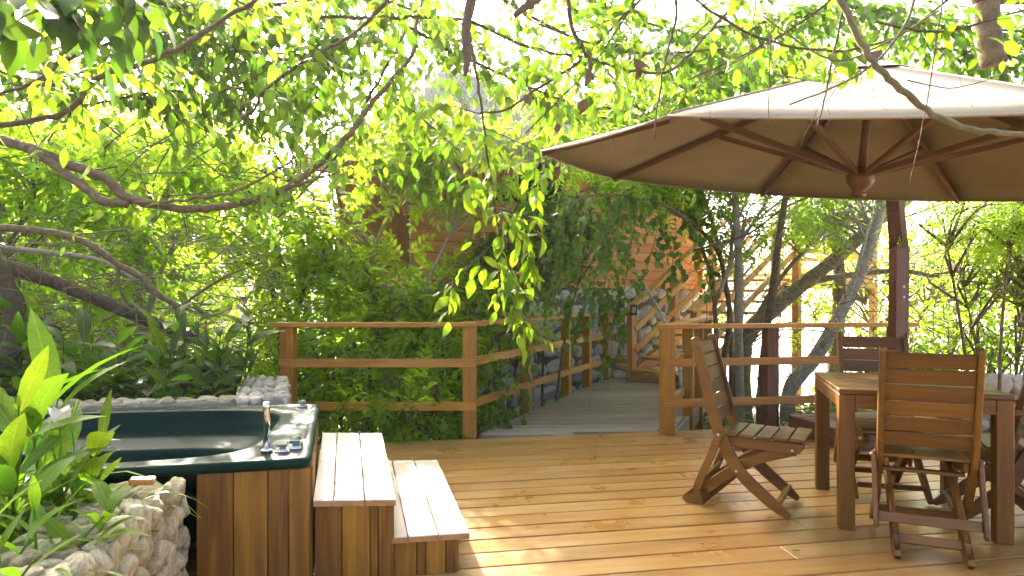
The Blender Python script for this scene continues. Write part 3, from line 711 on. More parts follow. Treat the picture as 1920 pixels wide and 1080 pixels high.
# ------------------------------------------------------------------ bathtub
def tub_pt(u, v, z):
    p = FL * (1 - u) * (1 - v) + FR * u * (1 - v) + BR * u * v + BLc * (1 - u) * v
    return Vector((p.x, p.y, z))
TUBZ = .55
def make_tub():
    t = thing('bathtub', (-1.9, 3.4, 0), 'dark green built-in bathtub with a broad rim beside the plants', 'bathtub')
    n = 72; V = []; Fc = []
    def sp(a, e): return math.copysign(abs(a) ** e, a)
    def warp(i):      # sample angles crowded towards the four corners
        q = i // (n // 4); x = ((i % (n // 4)) + .5) / (n // 4) * 2 - 1
        return q * math.pi / 2 + math.copysign(1 - (1 - abs(x)) ** 2.2, x) * math.pi / 4
    def outer(ins, z, rad=.03):
        out = []
        for i in range(n):
            a = warp(i); cx, cy = math.cos(a), math.sin(a); m = max(abs(cx), abs(cy))
            s = 38.0; l = (abs(cx) ** s + abs(cy) ** s) ** (1 / s)
            u = .5 + (.5 - ins / 2.1) * cx / l; v = .5 + (.5 - ins / 1.5) * cy / l
            out.append(tub_pt(u, v, z))
        return out
    def inner(k, z, box=(.03, .915, .075, .895), pw_=5.0):
        out = []; ul, uh, vl, vh = box
        for i in range(n):
            a = warp(i); cx, cy = math.cos(a), math.sin(a)
            l = (abs(cx) ** pw_ + abs(cy) ** pw_) ** (1 / pw_); cx, cy = cx / l, cy / l
            u = (ul + uh) / 2 + (uh - ul) / 2 * k * cx; v = (vl + vh) / 2 + (vh - vl) / 2 * k * cy
            u -= .035 * (.5 - .5 * cy) * max(0, cx)
            out.append(tub_pt(u, v, z))
        return out
    B2 = (.07, .86, .115, .66)
    rings = [outer(.012, TUBZ - .045), outer(0, TUBZ - .04), outer(-.004, TUBZ - .012), outer(.006, TUBZ), outer(.035, TUBZ + .001), outer(.045, TUBZ - .004), outer(.06, TUBZ - .004),
             inner(1.0, TUBZ - .003), inner(.99, TUBZ - .009), inner(.98, TUBZ - .03), inner(.97, TUBZ - .065), inner(.962, TUBZ - .069), inner(.952, TUBZ - .10), inner(.945, TUBZ - .118), inner(.92, TUBZ - .132),
             inner(1.03, TUBZ - .150, B2, 4.0), inner(.995, TUBZ - .160, B2, 4.0), inner(.97, TUBZ - .185, B2, 4.0), inner(.9, TUBZ - .40, B2, 4.0), inner(.82, TUBZ - .455, B2, 4.0), inner(.1, TUBZ - .46, B2)]
    for r_ in rings: V += r_
    for k in range(len(rings) - 1):
        for i in range(n):
            j = (i + 1) % n; Fc.append([k * n + i, k * n + j, (k + 1) * n + j, (k + 1) * n + i])
    Fc.append([(len(rings) - 1) * n + i for i in range(n)])
    shell = ob('tub_shell', mesh('tub_shell', V, Fc, True), 'tub_acrylic', t)
    # hand grip on the far wall
    g = Geo(); pts = [W(x, y, 4.03) for x, y in ((278, 797), (290, 794), (312, 793), (335, 791.5), (347, 793))]
    g.tube(smoothpath([tuple(p) for p in pts], 4), [.004] + [.019] * 15 + [.004], sides=10); g.build('grip', 'tub_acrylic', t)
    # wooden skirt, board by board
    def skirt(p0, p1, z0, z1, widths, par):
        d = (p1 - p0); L = d.length; d.normalize(); n_ = Vector((d.y, -d.x, 0)); s = 0.0; k = 0
        while s < L - .01:
            w = min(widths[k % len(widths)], L - s); c = p0 + d * (s + w / 2) + n_ * .004 * (k % 2)
            beam('skirt_board', c + up * z0, c + up * z1, w - .003, .022, 'skirt_wood', par, up=n_, b=.003)
            s += w; k += 1
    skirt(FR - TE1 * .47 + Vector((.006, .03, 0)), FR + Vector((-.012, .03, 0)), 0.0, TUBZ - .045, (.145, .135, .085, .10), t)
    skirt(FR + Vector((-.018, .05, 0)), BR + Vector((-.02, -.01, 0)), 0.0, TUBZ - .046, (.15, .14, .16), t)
    # chrome spout and square tap handles
    s = thing('bath_spout', W(500, 851, 2.955), 'tall chrome pillar spout on the corner of the bathtub rim', 'faucet')
    b0 = Vector(s.location); b0.z = TUBZ
    g = Geo(); g.tube([b0, b0 + up * .012], .026, sides=20); g.build('flange', 'chrome', s, smooth=False)
    g = Geo(); g.tube([b0 + up * .008, b0 + up * .20, b0 + up * .222], .0155, sides=20); g.build('spout_pipe', 'chrome', s, smooth=False)
    def knob(px, py, Y, lab, k=1.0):
        p = W(px, py, Y); p.z = TUBZ - .004
        q = thing('tap_handle', p, lab, 'tap', 'square chrome tap handles on the tub rim', rz=R(12))
        ob('plate', cbox(.062 * k, .062 * k, .008, .002), 'chrome', q, False, Matrix.Translation((0, 0, .004)))
        ob('handle', cbox(.048 * k, .04 * k, .018, .003), 'chrome', q, False, Matrix.Translation((0, 0, .034)))
        ob('stem', cbox(.026, .026, .02, .003), 'chrome', q, False, Matrix.Translation((0, 0, .017)))
    knob(530, 843, 2.97, 'square chrome tap handle nearest the tall bath spout')
    knob(553, 836, 3.03, 'square chrome tap handle in the middle of the tub corner')
    knob(558, 828, 3.12, 'small square chrome tap handle partly hidden behind another handle', .8)
    knob(567, 764, 4.17, 'single square chrome knob on the far corner of the tub rim', .95)
make_tub()

# ------------------------------------------------------------------ wooden steps
def make_steps():
    t = thing('wooden_steps', (-.6, 3.5, 0), 'two wooden steps with bleached white treads beside the bathtub', 'steps')
    def tread(c, z, th=.028):
        # c: front-left, front-right, back-right, back-left ; boards run front to back
        fl, fr, brr, bl = [Vector(p) for p in c]
        cuts = (0, .25, .62, 1.0) if z > .3 else (0, .22, .60, 1.0)
        for a, b in zip(cuts[:-1], cuts[1:]):
            g_ = .009
            q = [fl.lerp(fr, a + g_), fl.lerp(fr, b - g_), bl.lerp(brr, b - g_), bl.lerp(brr, a + g_)]
            d = ((q[3] + q[2]) - (q[0] + q[1])); d.z = 0; d.normalize(); nn = Vector((-d.y, d.x, 0)); o0 = (q[0] + q[1] + q[2] + q[3]) / 4
            M = Matrix((d, nn, up)).transposed().to_4x4(); M.translation = Vector((o0.x, o0.y, z - th / 2)); Mi = M.inverted()
            def loc(p, dz): l = Mi @ Vector((p.x, p.y, z - th / 2)); return (l.x, l.y, dz)
            h = th / 2; e = .004; cen = (q[0] + q[1] + q[2] + q[3]) / 4
            ins = [p + (cen - p).normalized() * e * 1.4 for p in q]
            v = [loc(p, -h) for p in q] + [loc(p, h - e) for p in q] + [loc(p, h) for p in ins]
            f = [[3, 2, 1, 0], [8, 9, 10, 11]] + [[k * 4 + i, k * 4 + (i + 1) % 4, k * 4 + 4 + (i + 1) % 4, k * 4 + 4 + i] for k in (0, 1) for i in range(4)]
            me = mesh('tread_board', v, f); me.materials.append(MATS['tread_wood']); me.materials.append(MATS['edge_wood'])
            for i, pl in enumerate(me.polygons): pl.material_index = 1 if (2 <= i <= 5 or i == 0) else 0
            ob('tread_board', me, None, t, True, M)
    up1 = [(-.858, 2.845), (-.500, 2.862), (-.835, 4.26), (-1.225, 4.27)]; lo1 = [(-.535, 2.905), (-.187, 2.97), (-.485, 4.297), (-.862, 4.28)]
    zu, zl = .365, .183
    tread([(*p, 0) for p in up1], zu); tread([(*p, 0) for p in lo1], zl)
    def face(p0, p1, z1, widths):
        p0, p1 = Vector(p0), Vector(p1); d = (p1 - p0); L = d.length; d.normalize(); n_ = Vector((d.y, -d.x, 0)); s = 0; k = 0
        while s < L - .01:
            w = min(widths[k % len(widths)], L - s)
            if L - s - w < .03: w = L - s
            c = p0 + d * (s + w / 2) + n_ * .003 * (k % 2)
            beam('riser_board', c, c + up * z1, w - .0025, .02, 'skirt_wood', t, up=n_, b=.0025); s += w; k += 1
    face((-.852, 2.866, 0), (-.528, 2.89, 0), zu - .03, (.115, .12, .035, .09))
    face((-.525, 2.94, 0), (-.255, 2.985, 0), zl - .03, (.1, .04, .09))
    face((-.528, 2.905, 0), (-.86, 4.235, 0), zu - .03, (.14, .13, .12))
    face((-.25, 2.99, 0), (-.52, 4.27, 0), zl - .03, (.14, .13, .12))
make_steps()
blk = beam('wood_block', W(243, 902, 2.44), W(291, 901, 2.47), .055, .022, 'rail_wood'); tag(blk, 'small offcut of brown wood lying on the near stone planter', 'wood block')

# ------------------------------------------------------------------ table and chairs
def make_table():
    NL, NR, FLt = Vector((1.785, 3.55, 0)), Vector((2.488, 3.34, 0)), Vector((2.003, 4.32, 0))
    ex = (NR - NL).normalized(); ey = Vector((-ex.y, ex.x, 0)); c = NL + ex * .3665 + ey * .395
    rz = math.atan2(ex.y, ex.x); sx, sy = .80, .86
    t = thing('dining_table', c, 'square brown teak dining table between the folding chairs', 'table', rz=rz)
    m = .0
    for k in range(5):
        w = (sy) / 5; y = -sy / 2 + w * (k + .5)
        ob('top_board', cbox(sx, w - .002, .026, .003), 'slat_wood', t, False, Matrix.Translation((0, y, .737)))
    for s in (-1, 1):
        ob('apron', cbox(sx - .16, .024, .075, .003), 'chair_wood', t, False, Matrix.Translation((0, s * (sy / 2 - .014), .685)))
        M = Matrix.Translation((s * (sx / 2 - .014), 0, .685)) @ Matrix.Rotation(R(90), 4, 'Z'); ob('apron', cbox(sy - .16, .024, .075, .003), 'chair_wood', t, False, M)
        for q in (-1, 1):
            M = Matrix.Translation((s * (sx / 2 - .0405), q * (sy / 2 - .0405), .3615)) @ Matrix.Rotation(R(90), 4, 'Y'); ob('leg', cbox(.723, .078, .078, .004), 'chair_wood', t, False, M)
make_table()

def make_chair(label, loc, face, arm=False):
    """folding chair: x forward, origin between the front feet"""
    t = thing('folding_armchair' if arm else 'folding_chair', loc, label, 'chair', None if arm else 'folding chairs around the table', rz=math.atan2(face[1], face[0]))
    P2 = lambda poly, th, y, name, mat='chair_wood': ob(name, prism(poly, th), mat, t, False, Matrix.Translation((0, y, 0)))
    stile = smoothpath([(-.545, .985), (-.485, .74), (-.425, .50), (-.385, .40), (-.30, .245), (-.17, .125), (-.035, .022)], 3)
    rear = smoothpath([(-.005, .385), (-.20, .315), (-.36, .215), (-.47, .125), (-.545, .05)], 3)
    for s in (-1, 1):
        P2(ribbon(stile, .066, [.8, .85, .9, .95, 1, 1, 1, 1, 1.05, 1.05, 1.05, 1.05, 1.05, 1.05, 1.05, 1, .95, .8, .5]), .027, s * .2, 'side_frame')
        hook = ribbon(rear, .062, round_ends=False)
        n = len(rear); hk = hook[:n] + [(-.625, .048), (-.632, .03), (-.60, .004), (-.53, .004)] + hook[n + 1:]
        # stepped notches cut in the upper edge of the foot
        top = hook[:n - 1] + [(-.505, .135), (-.527, .085), (-.56, .10), (-.575, .055), (-.622, .045), (-.634, .024), (-.612, .004), (-.515, .004)] + hook[n + 1:]
        P2(top, .026, s * .145, 'rear_leg')
        P2(ribbon([(-.405, .445), (-.44, .34), (-.50, .20), (-.527, .13)], .045), .02, s * .226, 'strut')
        seat = [(-.40, .435), (-.40, .395), (-.33, .372), (-.12, .368), (-.03, .362), (.02, .372), (.045, .405), (.05, .428), (-.2, .43)]
        P2(seat, .024, s * .171, 'seat_rail')
        for q, (x, z) in enumerate(((-.405, .445), (-.31, .24), (-.015, .385))):
            g = Geo(); y0 = s * (.238 if q == 0 else .216 if q == 1 else .185)
            g.tube([(x, y0 - .004, z), (x, y0 + .004, z)], .0085, sides=10)
            me = npmesh('screw', np.concatenate(g.V), np.concatenate(g.T), False); ob('screw', me, 'screw_metal', t, False)
    # back slats
    for k in range(6):
        f = (k + .5) / 6; z = .50 + .475 * f
        x = np.interp(z, [.40, .50, .74, .985], [-.385, -.425, -.485, -.545]); M = Matrix.Translation((x, 0, z)) @ Matrix.Rotation(R(-14), 4, 'Y') @ Matrix.Rotation(R(90), 4, 'Z')
        if not arm: ob('back_slat', cbox(.374, .016, .0735, .003), 'slat_wood', t, False, M)
    if arm:
        g = Geo()
        for k in range(15):
            y = -.18 + .36 * k / 14; g.tube([(-.43, y, .52), (-.535, y, .95)], .0035, sides=4)
        for k in range(18):
            z = .52 + .43 * k / 17; x = -.43 - .105 * k / 17; g.tube([(x + .004, -.185, z), (x + .004, .185, z)], .0035, sides=4)
        ob('woven_panel', npmesh('woven_panel', np.concatenate(g.V), np.concatenate(g.T)), 'cane', t, False)
        for z, x in ((.965, -.54), (.50, -.425)):
            M = Matrix.Translation((x, 0, z)) @ Matrix.Rotation(R(-14), 4, 'Y') @ Matrix.Rotation(R(90), 4, 'Z'); ob('back_rail', cbox(.374, .022, .045, .003), 'chair_wood', t, False, M)
        for s in (-1, 1):
            ob('armrest', cbox(.46, .05, .024, .006), 'chair_wood', t, False, Matrix.Translation((-.26, s * .235, .645)))
            M = Matrix.Translation((-.07, s * .235, .515)) @ Matrix.Rotation(R(80), 4, 'Y'); ob('arm_support', cbox(.24, .028, .04, .004), 'chair_wood', t, False, M)
    # seat slats
    xs = np.linspace(-.352, .012, 5)
    for k, x in enumerate(xs):
        z = .4385 + .006 * abs(k - 2) * .5
        M = Matrix.Translation((x, 0, z)) @ Matrix.Rotation(R(90), 4, 'Z'); ob('seat_slat', cbox(.378, .082, .016, .003), 'slat_wood', t, False, M)
    for (x, z, w, ang, L) in ((-.50, .165, .05, 75, .43), (-.525, .075, .045, 60, .262), (-.085, .085, .05, 35, .37), (-.31, .36, .04, 0, .36)):
        M = Matrix.Translation((x, 0, z)) @ Matrix.Rotation(R(-ang), 4, 'Y') @ Matrix.Rotation(R(90), 4, 'Z'); ob('stretcher', cbox(L, w, .018, .003), 'chair_wood', t, False, M)
    return t
def chair_at(label, foot_mid, face, arm=False): return make_chair(label, (foot_mid[0], foot_mid[1], 0), face, arm)
chair_at('brown folding chair seen from the side, facing the table', (1.66, 3.82), (.866, -.5))
chair_at('brown folding chair with its slatted back towards the viewer', (2.20, 3.63), (.40, .917))
chair_at('brown folding chair on the far side of the table, facing the viewer', (2.285, 3.95), (-.268, -.963))
chair_at('brown folding armchair with a woven cane back, cut off by the picture edge', (2.39, 3.757), (-.9, .44), True)

# ------------------------------------------------------------------ parasol
def make_parasol():
    K = 1.3; O = np.array([0, 0, EYE])
    C = O + K * (np.array([1.610, 3.05, 1.819]) - O); n = np.array([.071, -.0925, 1.]); n /= np.linalg.norm(n)
    u = np.cross([0, 1, 0], n); u /= np.linalg.norm(u); v = np.cross(n, u); Rr = 1.5 * K; ha = .485 * K
    ph = 3.082
    Vx = [C + Rr * (math.cos(ph - k * math.pi / 4) * u + math.sin(ph - k * math.pi / 4) * v) for k in range(8)]
    A = C + n * ha
    base = Vector((3.36, 5.80, 0))
    t = thing('parasol', base, 'large cream cantilever parasol with wooden ribs over the table', 'parasol')
    # eight cloth panels, slightly sagging between the ribs
    for k in range(8):
        a, b = Vx[k], Vx[(k + 1) % 8]; m = 8; VV = []; idx = {}
        for i in range(m + 1):
            for j in range(i + 1):
                s = i / m; q = j / i if i else 0
                p = A * (1 - s) + (a * (1 - q) + b * q) * s
                sag = .024 * s * 4 * q * (1 - q) * (1.15 - s * .5)
                p = p - n * sag + (C - p) * (.007 * 4 * q * (1 - q) * s)
                idx[(i, j)] = len(VV); VV.append(p)
        Fc = []
        for i in range(m):
            for j in range(i + 1):
                Fc.append([idx[(i, j)], idx[(i + 1, j)], idx[(i + 1, j + 1)]])
                if j < i: Fc.append([idx[(i, j)], idx[(i + 1, j + 1)], idx[(i, j + 1)]])
        pan = ob('canopy_panel', mesh('canopy_panel', VV, Fc, True), 'canvas', t)
        sol = pan.modifiers.new('thickness', 'SOLIDIFY'); sol.thickness = .002
        g = Geo(); g.tube([VV[idx[(m, j)]] - n * .004 for j in range(m + 1)], .006, sides=5); g.build('hem', 'canvas', t)
    # vent cap
    VV = [A + n * .03] + [A + (Vx[k] - A) * .16 + n * .016 for k in range(8)]
    ob('vent_cap', mesh('vent_cap', VV, [[0, 1 + k, 1 + (k + 1) % 8] for k in range(8)]), 'canvas', t)
    for k in range(8):
        g = Geo(); g.tube([A + (Vx[k] - A) * f_ + n * .003 for f_ in np.linspace(.1, .995, 9)], .0055, sides=5); g.build('seam', 'canvas_seam', t)
    hub = C - n * .03
    for k in range(8):
        d = Vector(Vx[k] - A); p0 = Vector(A) + d * .04 - Vector(n) * .03; p1 = Vector(A) + d * .985 - Vector(n) * .026
        beam('rib', p0, p1, .022, .034, 'rib_wood', t, up=tuple(n))
        q = Vector(A) + d * .50 - Vector(n) * .05; r0 = Vector(hub) + (q - Vector(hub)).normalized() * .05
        sd = Vector(n).cross(d).normalized()
        for s in (-1, 1):
            if k in (0, 1, 4, 5) or s == 1: beam('strut', r0 + sd * .012 * s * (1 if k in (0, 1, 4, 5) else 0), q + sd * .02 * s * (1 if k in (0, 1, 4, 5) else 0), .018 if k in (0, 1, 4, 5) else .028, .032, 'rib_wood', t, up=tuple(n))
    # turned hub with finial
    prof = [(.0, -.13), (.03, -.128), (.042, -.115), (.045, -.10), (.036, -.09), (.04, -.08), (.062, -.06), (.078, -.03), (.08, .0), (.072, .035), (.05, .045), (.022, .05)]
    ns = 20; VV = []; Fc = []
    for r_, h in prof:
        for i in range(ns):
            a = 2 * math.pi * i / ns; VV.append(hub + n * h + r_ * (math.cos(a) * u + math.sin(a) * v))
    for k in range(len(prof) - 1):
        for i in range(ns): Fc.append([k * ns + i, k * ns + (i + 1) % ns, (k + 1) * ns + (i + 1) % ns, (k + 1) * ns + i])
    hb = ob('hub', mesh('hub', VV, Fc, True), 'rib_wood', t)
    g = Geo(); a = [hub - n * .13 - n * .035 + .016 * (math.cos(x) * u + 1.8 * math.sin(x) * n) for x in np.linspace(0, 6.28, 15)]; g.tube(a, .0025, sides=5); g.tube([hub - n * .13, hub - n * .14], .003, sides=5); g.build('hook', 'steel_hook', hb)
    g = Geo(); g.tube([hub + n * .04, A - n * .02], .024, sides=14); g.build('centre_pole', 'rib_wood', t)
    # mast, kinked and curving over the canopy to its top
    kink = Vector((3.395, 5.80, 1.66))
    beam('mast', base + Vector((.02, 0, .02)), kink, .12, .115, 'dark_wood', t, up=(1, 0, 0))
    top = Vector(A + n * .035); path = [kink, Vector((3.365, 5.78, 1.86)), Vector((3.31, 5.72, 2.12)), Vector((3.21, 5.57, 2.45)), Vector((3.05, 5.32, 2.58)), Vector((2.74, 4.85, 2.66)), Vector((2.4, 4.3, 2.66)), top]
    P = smoothpath([tuple(p) for p in path], 3); VV = []; Fc = []
    side = Vector((.83, -.5, 0)).normalized()
    for i, p in enumerate(P):
        d = Vector(P[min(i + 1, len(P) - 1)] - P[max(i - 1, 0)]).normalized(); s1 = d.cross(Vector((.6, -.8, 0))).normalized(); s2 = d.cross(s1).normalized()
        if i == 0: s1, s2 = Vector((1, 0, 0)), Vector((0, 1, 0))
        w = .0565 - .018 * i / len(P)
        q = [Vector(p) + s1 * w * a + s2 * w * b for a, b in ((-1, -1), (1, -1), (1, 1), (-1, 1))]
        VV += q
    for i in range(len(P) - 1):
        for j in range(4): Fc.append([i * 4 + j, i * 4 + (j + 1) % 4, i * 4 + 4 + (j + 1) % 4, i * 4 + 4 + j])
    Fc += [[3, 2, 1, 0], [len(VV) - 4 + j for j in range(4)]]
    ob('curved_arm', mesh('curved_arm', VV, Fc), 'dark_wood', t)
    g = Geo(); g.tube([top, Vector(A)], .012, sides=8); g.build('hanger', 'steel_hook', t)
    for z in (1.33, 1.24):
        g = Geo(); g.tube([(3.395, 5.735, z), (3.395, 5.728, z)], .012, sides=10); g.build('bolt', 'screw_metal', t, smooth=False)
    beam('crank_pin', (3.22, 5.76, 1.38), (3.34, 5.76, 1.38), .018, .018, 'lamp_box', t)
    # wooden base box, board by board
    bc = Vector((3.22, 5.80, 0)); bx = E1; by = E2
    for z in (.045, .125):
        for s in (-1, 1):
            beam('base_board', bc - bx * .62 + by * .38 * s + up * z, bc + bx * .62 + by * .38 * s + up * z, .024, .075, 'dark_wood', t)
            beam('base_board', bc - by * .365 + bx * .62 * s + up * z, bc + by * .365 + bx * .62 * s + up * z, .024, .075, 'dark_wood', t)
    for k in range(6): 
        y = -.32 + .128 * k
        beam('base_board', bc - bx * .60 + by * y + up * .152, bc + bx * .60 + by * y + up * .152, .122, .018, 'dark_wood', t)
make_parasol()
# ------------------------------------------------------------------ house, stairs, landing
HD = Vector((.798, .603, 0)).normalized(); HN = Vector((-HD.y, HD.x, 0)); H0 = Vector((-.45, 8.7, 0))
def hp(s, n, z): return H0 + HD * s + HN * n + up * z
S0, S1, SV = -1.0, 4.64, 1.55
def make_house():
    t = thing('house', hp(1.5, 0, -.6), 'wood-clad house with a rough grey stone base and thatched roof behind the vines', 'house')
    core('base_wall', t, [hp(S0, 0, 0)[:2], hp(S1, 0, 0)[:2], hp(S1, 2.3, 0)[:2], hp(S0, 2.3, 0)[:2]], -.75, 1.36, 'mortar_dark')
    stone_face(t, hp(S0, -.005, -.65), HD, up, -HN, S1 - S0, 2.0, .27, .2, .15, ST_GREY, random.Random(8), jit=.5, proud=.3)
    core('inner_wall', t, [hp(SV, .03, 0)[:2], hp(S1 - .01, .03, 0)[:2], hp(S1 - .01, 2.3, 0)[:2], hp(SV, 2.3, 0)[:2]], 1.36, 3.3, 'dark_gap')
    core('parapet_core', t, [hp(S0, .03, 0)[:2], hp(SV, .03, 0)[:2], hp(SV, .1, 0)[:2], hp(S0, .1, 0)[:2]], 1.36, 2.46, 'dark_gap')
    core('veranda_floor', t, [hp(S0, .1, 0)[:2], hp(SV, .1, 0)[:2], hp(SV, 2.3, 0)[:2], hp(S0, 2.3, 0)[:2]], 1.36, 1.5, 'house_wood')
    core('veranda_back', t, [hp(S0, 2.2, 0)[:2], hp(SV, 2.2, 0)[:2], hp(SV, 2.3, 0)[:2], hp(S0, 2.3, 0)[:2]], 1.5, 3.3, 'house_wood')
    rr = random.Random(4); h = .145
    for k in range(15):
        z = 1.37 + h * (k + .5); a = S0 if z < 2.48 else SV
        cut = a + (S1 - a) * rr.uniform(.3, .7)
        for p, q in ((a, cut), (cut, S1)):
            beam('cladding_board', hp(p + .002, .012 + rr.uniform(-.001, .001), z), hp(q - .002, .012, z), .026, h - .006, 'house_wood', t, b=.005)
    beam('parapet_cap', hp(S0 - .05, .03, 2.51), hp(SV, .03, 2.51), .17, .05, 'house_wood', t)
    beam('corner_board', hp(S1 + .012, -.02, 1.3), hp(S1 + .012, -.02, 3.5), .09, .05, 'house_wood', t, up=HD)
    for s in (S0 + .08, -.2): beam('veranda_post', hp(s, .03, 2.5), hp(s, .03, 3.5), .12, .12, 'post_wood', t, up=HD)
    # thatched hip roof: stepped courses and loose straw
    r = thing('thatched_roof', hp(1.5, 0, 3.2), 'x', 'roof'); del r['label']; del r['category']
    r.parent = t; r.matrix_parent_inverse = Matrix.Translation(-BASES[t.name])
    ea = (S0 - .45, S1 + .55, -.6, 2.9); nz = 7
    def ring(f):
        k = f * 1.72
        return (ea[0] + k, ea[1] - k, ea[2] + k, ea[3] - k, 3.2 + .80 * k)
    def P(s, n, z): return hp(s, n, z)
    for i in range(nz):
        a = ring(i / nz); b = ring((i + 1.35) / nz if i < nz - 1 else 1.0)
        dz = .05
        A = [P(a[0], a[2], a[4]), P(a[1], a[2], a[4]), P(a[1], a[3], a[4]), P(a[0], a[3], a[4])]
        B = [P(b[0], b[2], b[4] - .06), P(b[1], b[2], b[4] - .06), P(b[1], b[3], b[4] - .06), P(b[0], b[3], b[4] - .06)]
        A2 = [p + up * .11 for p in A]; VV = A + A2 + B
        Fc = [[j, (j + 1) % 4, 4 + (j + 1) % 4, 4 + j] for j in range(4)] + [[4 + j, 4 + (j + 1) % 4, 8 + (j + 1) % 4, 8 + j] for j in range(4)]
        me = mesh('thatch_course', VV, Fc); me.materials.append(MATS['thatch_straw'])
        o = bpy.data.objects.new('thatch_course', me); COL.objects.link(o); o.parent = r; o.matrix_parent_inverse = Matrix.Translation(-BASES[r.name])
    n = 7000; f = rng.random(n) ** 1.1 * .98; side = rng.random(n) < .72
    k = f * 1.72; q = rng.random(n)
    s = np.where(side, ea[0] + k + (ea[1] - ea[0] - 2 * k) * q, ea[0] + k); nn = np.where(side, ea[2] + k, ea[2] + k + (ea[3] - ea[2] - 2 * k) * q)
    z = 3.2 + .8 * k + .07
    O = np.array(H0)[None] + s[:, None] * np.array(HD) + nn[:, None] * np.array(HN) + z[:, None] * np.array([0, 0, 1])
    outw = np.where(side[:, None], -np.array(HN), -np.array(HD)); D = unit(outw * .78 + np.array([0, 0, -.66]) + rng.normal(0, .13, (n, 3)))
    V, T = leaves(O, D, np.array([0, 0, 1.]) + outw * .3 + rng.normal(0, .4, (n, 3)), rng.uniform(.25, .5, n), rng.uniform(.008, .02, n), np.array([[.5, 1.0]]), .15, .2)
    o = ob('straw', npmesh('straw', V, T), 'thatch_straw'); o.parent = r; o.matrix_parent_inverse = Matrix.Translation(-BASES[r.name]); o['kind'] = 'stuff'
    n = 2600; q = rng.random(n); side = rng.random(n) < .8
    s = np.where(side, ea[0] + (ea[1] - ea[0]) * q, ea[0]); nn = np.where(side, ea[2], ea[2] + (ea[3] - ea[2]) * q) + rng.normal(0, .05, n)
    O = np.array(H0)[None] + s[:, None] * np.array(HD) + nn[:, None] * np.array(HN) + np.array([0, 0, 3.27])
    V, T = leaves(O, np.array([0, 0, -1.]) + rng.normal(0, .16, (n, 3)), rng.normal(0, 1, (n, 3)), rng.uniform(.15, .42, n), rng.uniform(.01, .022, n), np.array([[.5, 1.0]]), .1, .2)
    o = ob('eave_straw', npmesh('eave_straw', V, T), 'thatch_straw'); o.parent = r; o.matrix_parent_inverse = Matrix.Translation(-BASES[r.name]); o['kind'] = 'stuff'
make_house()

def make_stairs():
    t = thing('staircase', (1.71, 9.92, 0), 'open wooden staircase with sloping handrails climbing along the house', 'staircase')
    B0 = Vector((1.74, 9.86, 0)); Wd = Vector((.603, -.798, 0)); run, rise, n = .272, .17, 9
    for k in range(n):
        c = B0 + HD * (run * (k + .5)) + up * (rise * (k + 1) - .02)
        ex = .10 if k == 0 else 0
        beam('tread', c - Wd * ex, c + Wd * (1.12 + ex), .30, .042, 'stair_wood', t)
    for w in (.02, 1.10):
        a = B0 + Wd * w - HD * .02 + up * .02; b = B0 + Wd * w + HD * (run * n) + up * (rise * n - .12)
        beam('stringer', a - up * .05, b - up * .02, .045, .2, 'stair_wood', t)
    for k in range(1, n, 1):
        if k in (1, 3): beam('riser_block', B0 + Wd * .45 + HD * (run * k) + up * (rise * k - .1), B0 + Wd * .95 + HD * (run * k) + up * (rise * k - .1), .03, .11, 'stair_wood', t)
    slope = (HD * run + up * rise).normalized()
    for w, first in ((.0, 0.25), (1.14, .35)):
        o = B0 + Wd * w
        for q in (first, first + 3.6, first + 7.2):
            p = o + HD * (run * q); zz = rise * q
            beam('newel_post' if q == first else 'post', p + up * (zz - .35 if q > 1 else 0), p + up * (zz + 1.06), .105, .105, 'stair_wood', t, up=HD)
        a = o + HD * (run * first); b = o + HD * (run * (n + 2.2)); rz = rise * (n + 2.2 - first)
        off = Wd * (.06 if w > .5 else .06)
        beam('handrail', a - slope * .15 + up * (1.06 + rise * first), b + up * (1.06 + rise * first + rz), .13, .045, 'stair_wood', t)
        for h in (.72, .40): beam('rail', a + off + up * (h + rise * first), b + off + up * (h + rise * first + rz), .034, .09, 'stair_wood', t)
    # small lamp box on the newel
    lb = thing('newel_lamp', (1.80, 9.80, 1.05), 'small dark lamp box fixed to the newel post at the foot of the stairs', 'lamp')
    ob('housing', cbox(.10, .045, .16, .006), 'lamp_box', lb, False, Matrix.Translation((0, -.005, 0))); ob('lens', cbox(.055, .01, .085, .002), 'lamp_glass', lb, False, Matrix.Translation((0, -.03, 0)))
make_stairs()
def make_landing():
    e = Vector((1.74, 9.86, 0)) + HD * (.272 * 9); Wd = Vector((.603, -.798, 0)); z = 1.62
    t = thing('landing_platform', e, 'raised wooden landing at the top of the stairs seen through the branches', 'platform')
    for k in range(20):
        c = e + HD * (.13 * (k + .5) + .02) + up * (z - .015); beam('floor_board', c - Wd * .6, c + Wd * 1.25, .124, .03, 'stair_wood', t)
    L = 2.62
    for (a, b) in ((e + Wd * 1.27, e + Wd * 1.27 + HD * L), (e + HD * (L + .02) + Wd * 1.27, e + HD * (L + .02) - Wd * .6)):
        beam('fascia_board', a + up * (z - .12), b + up * (z - .12), .03, .2, 'stair_wood', t)
        for h in (.35, .68): beam('rail', a + up * (z + h), b + up * (z + h), .034, .08, 'stair_wood', t)
        beam('top_rail', a + up * (z + 1.0), b + up * (z + 1.0), .13, .04, 'stair_wood', t)
    for k in (0, .5, 1): beam('post', e + Wd * 1.22 + HD * (L * k + .06 * (1 - k)) + up * (-.6), e + Wd * 1.22 + HD * (L * k + .06 * (1 - k)) + up * (z + .98), .11, .11, 'stair_wood', t, up=HD)
make_landing()
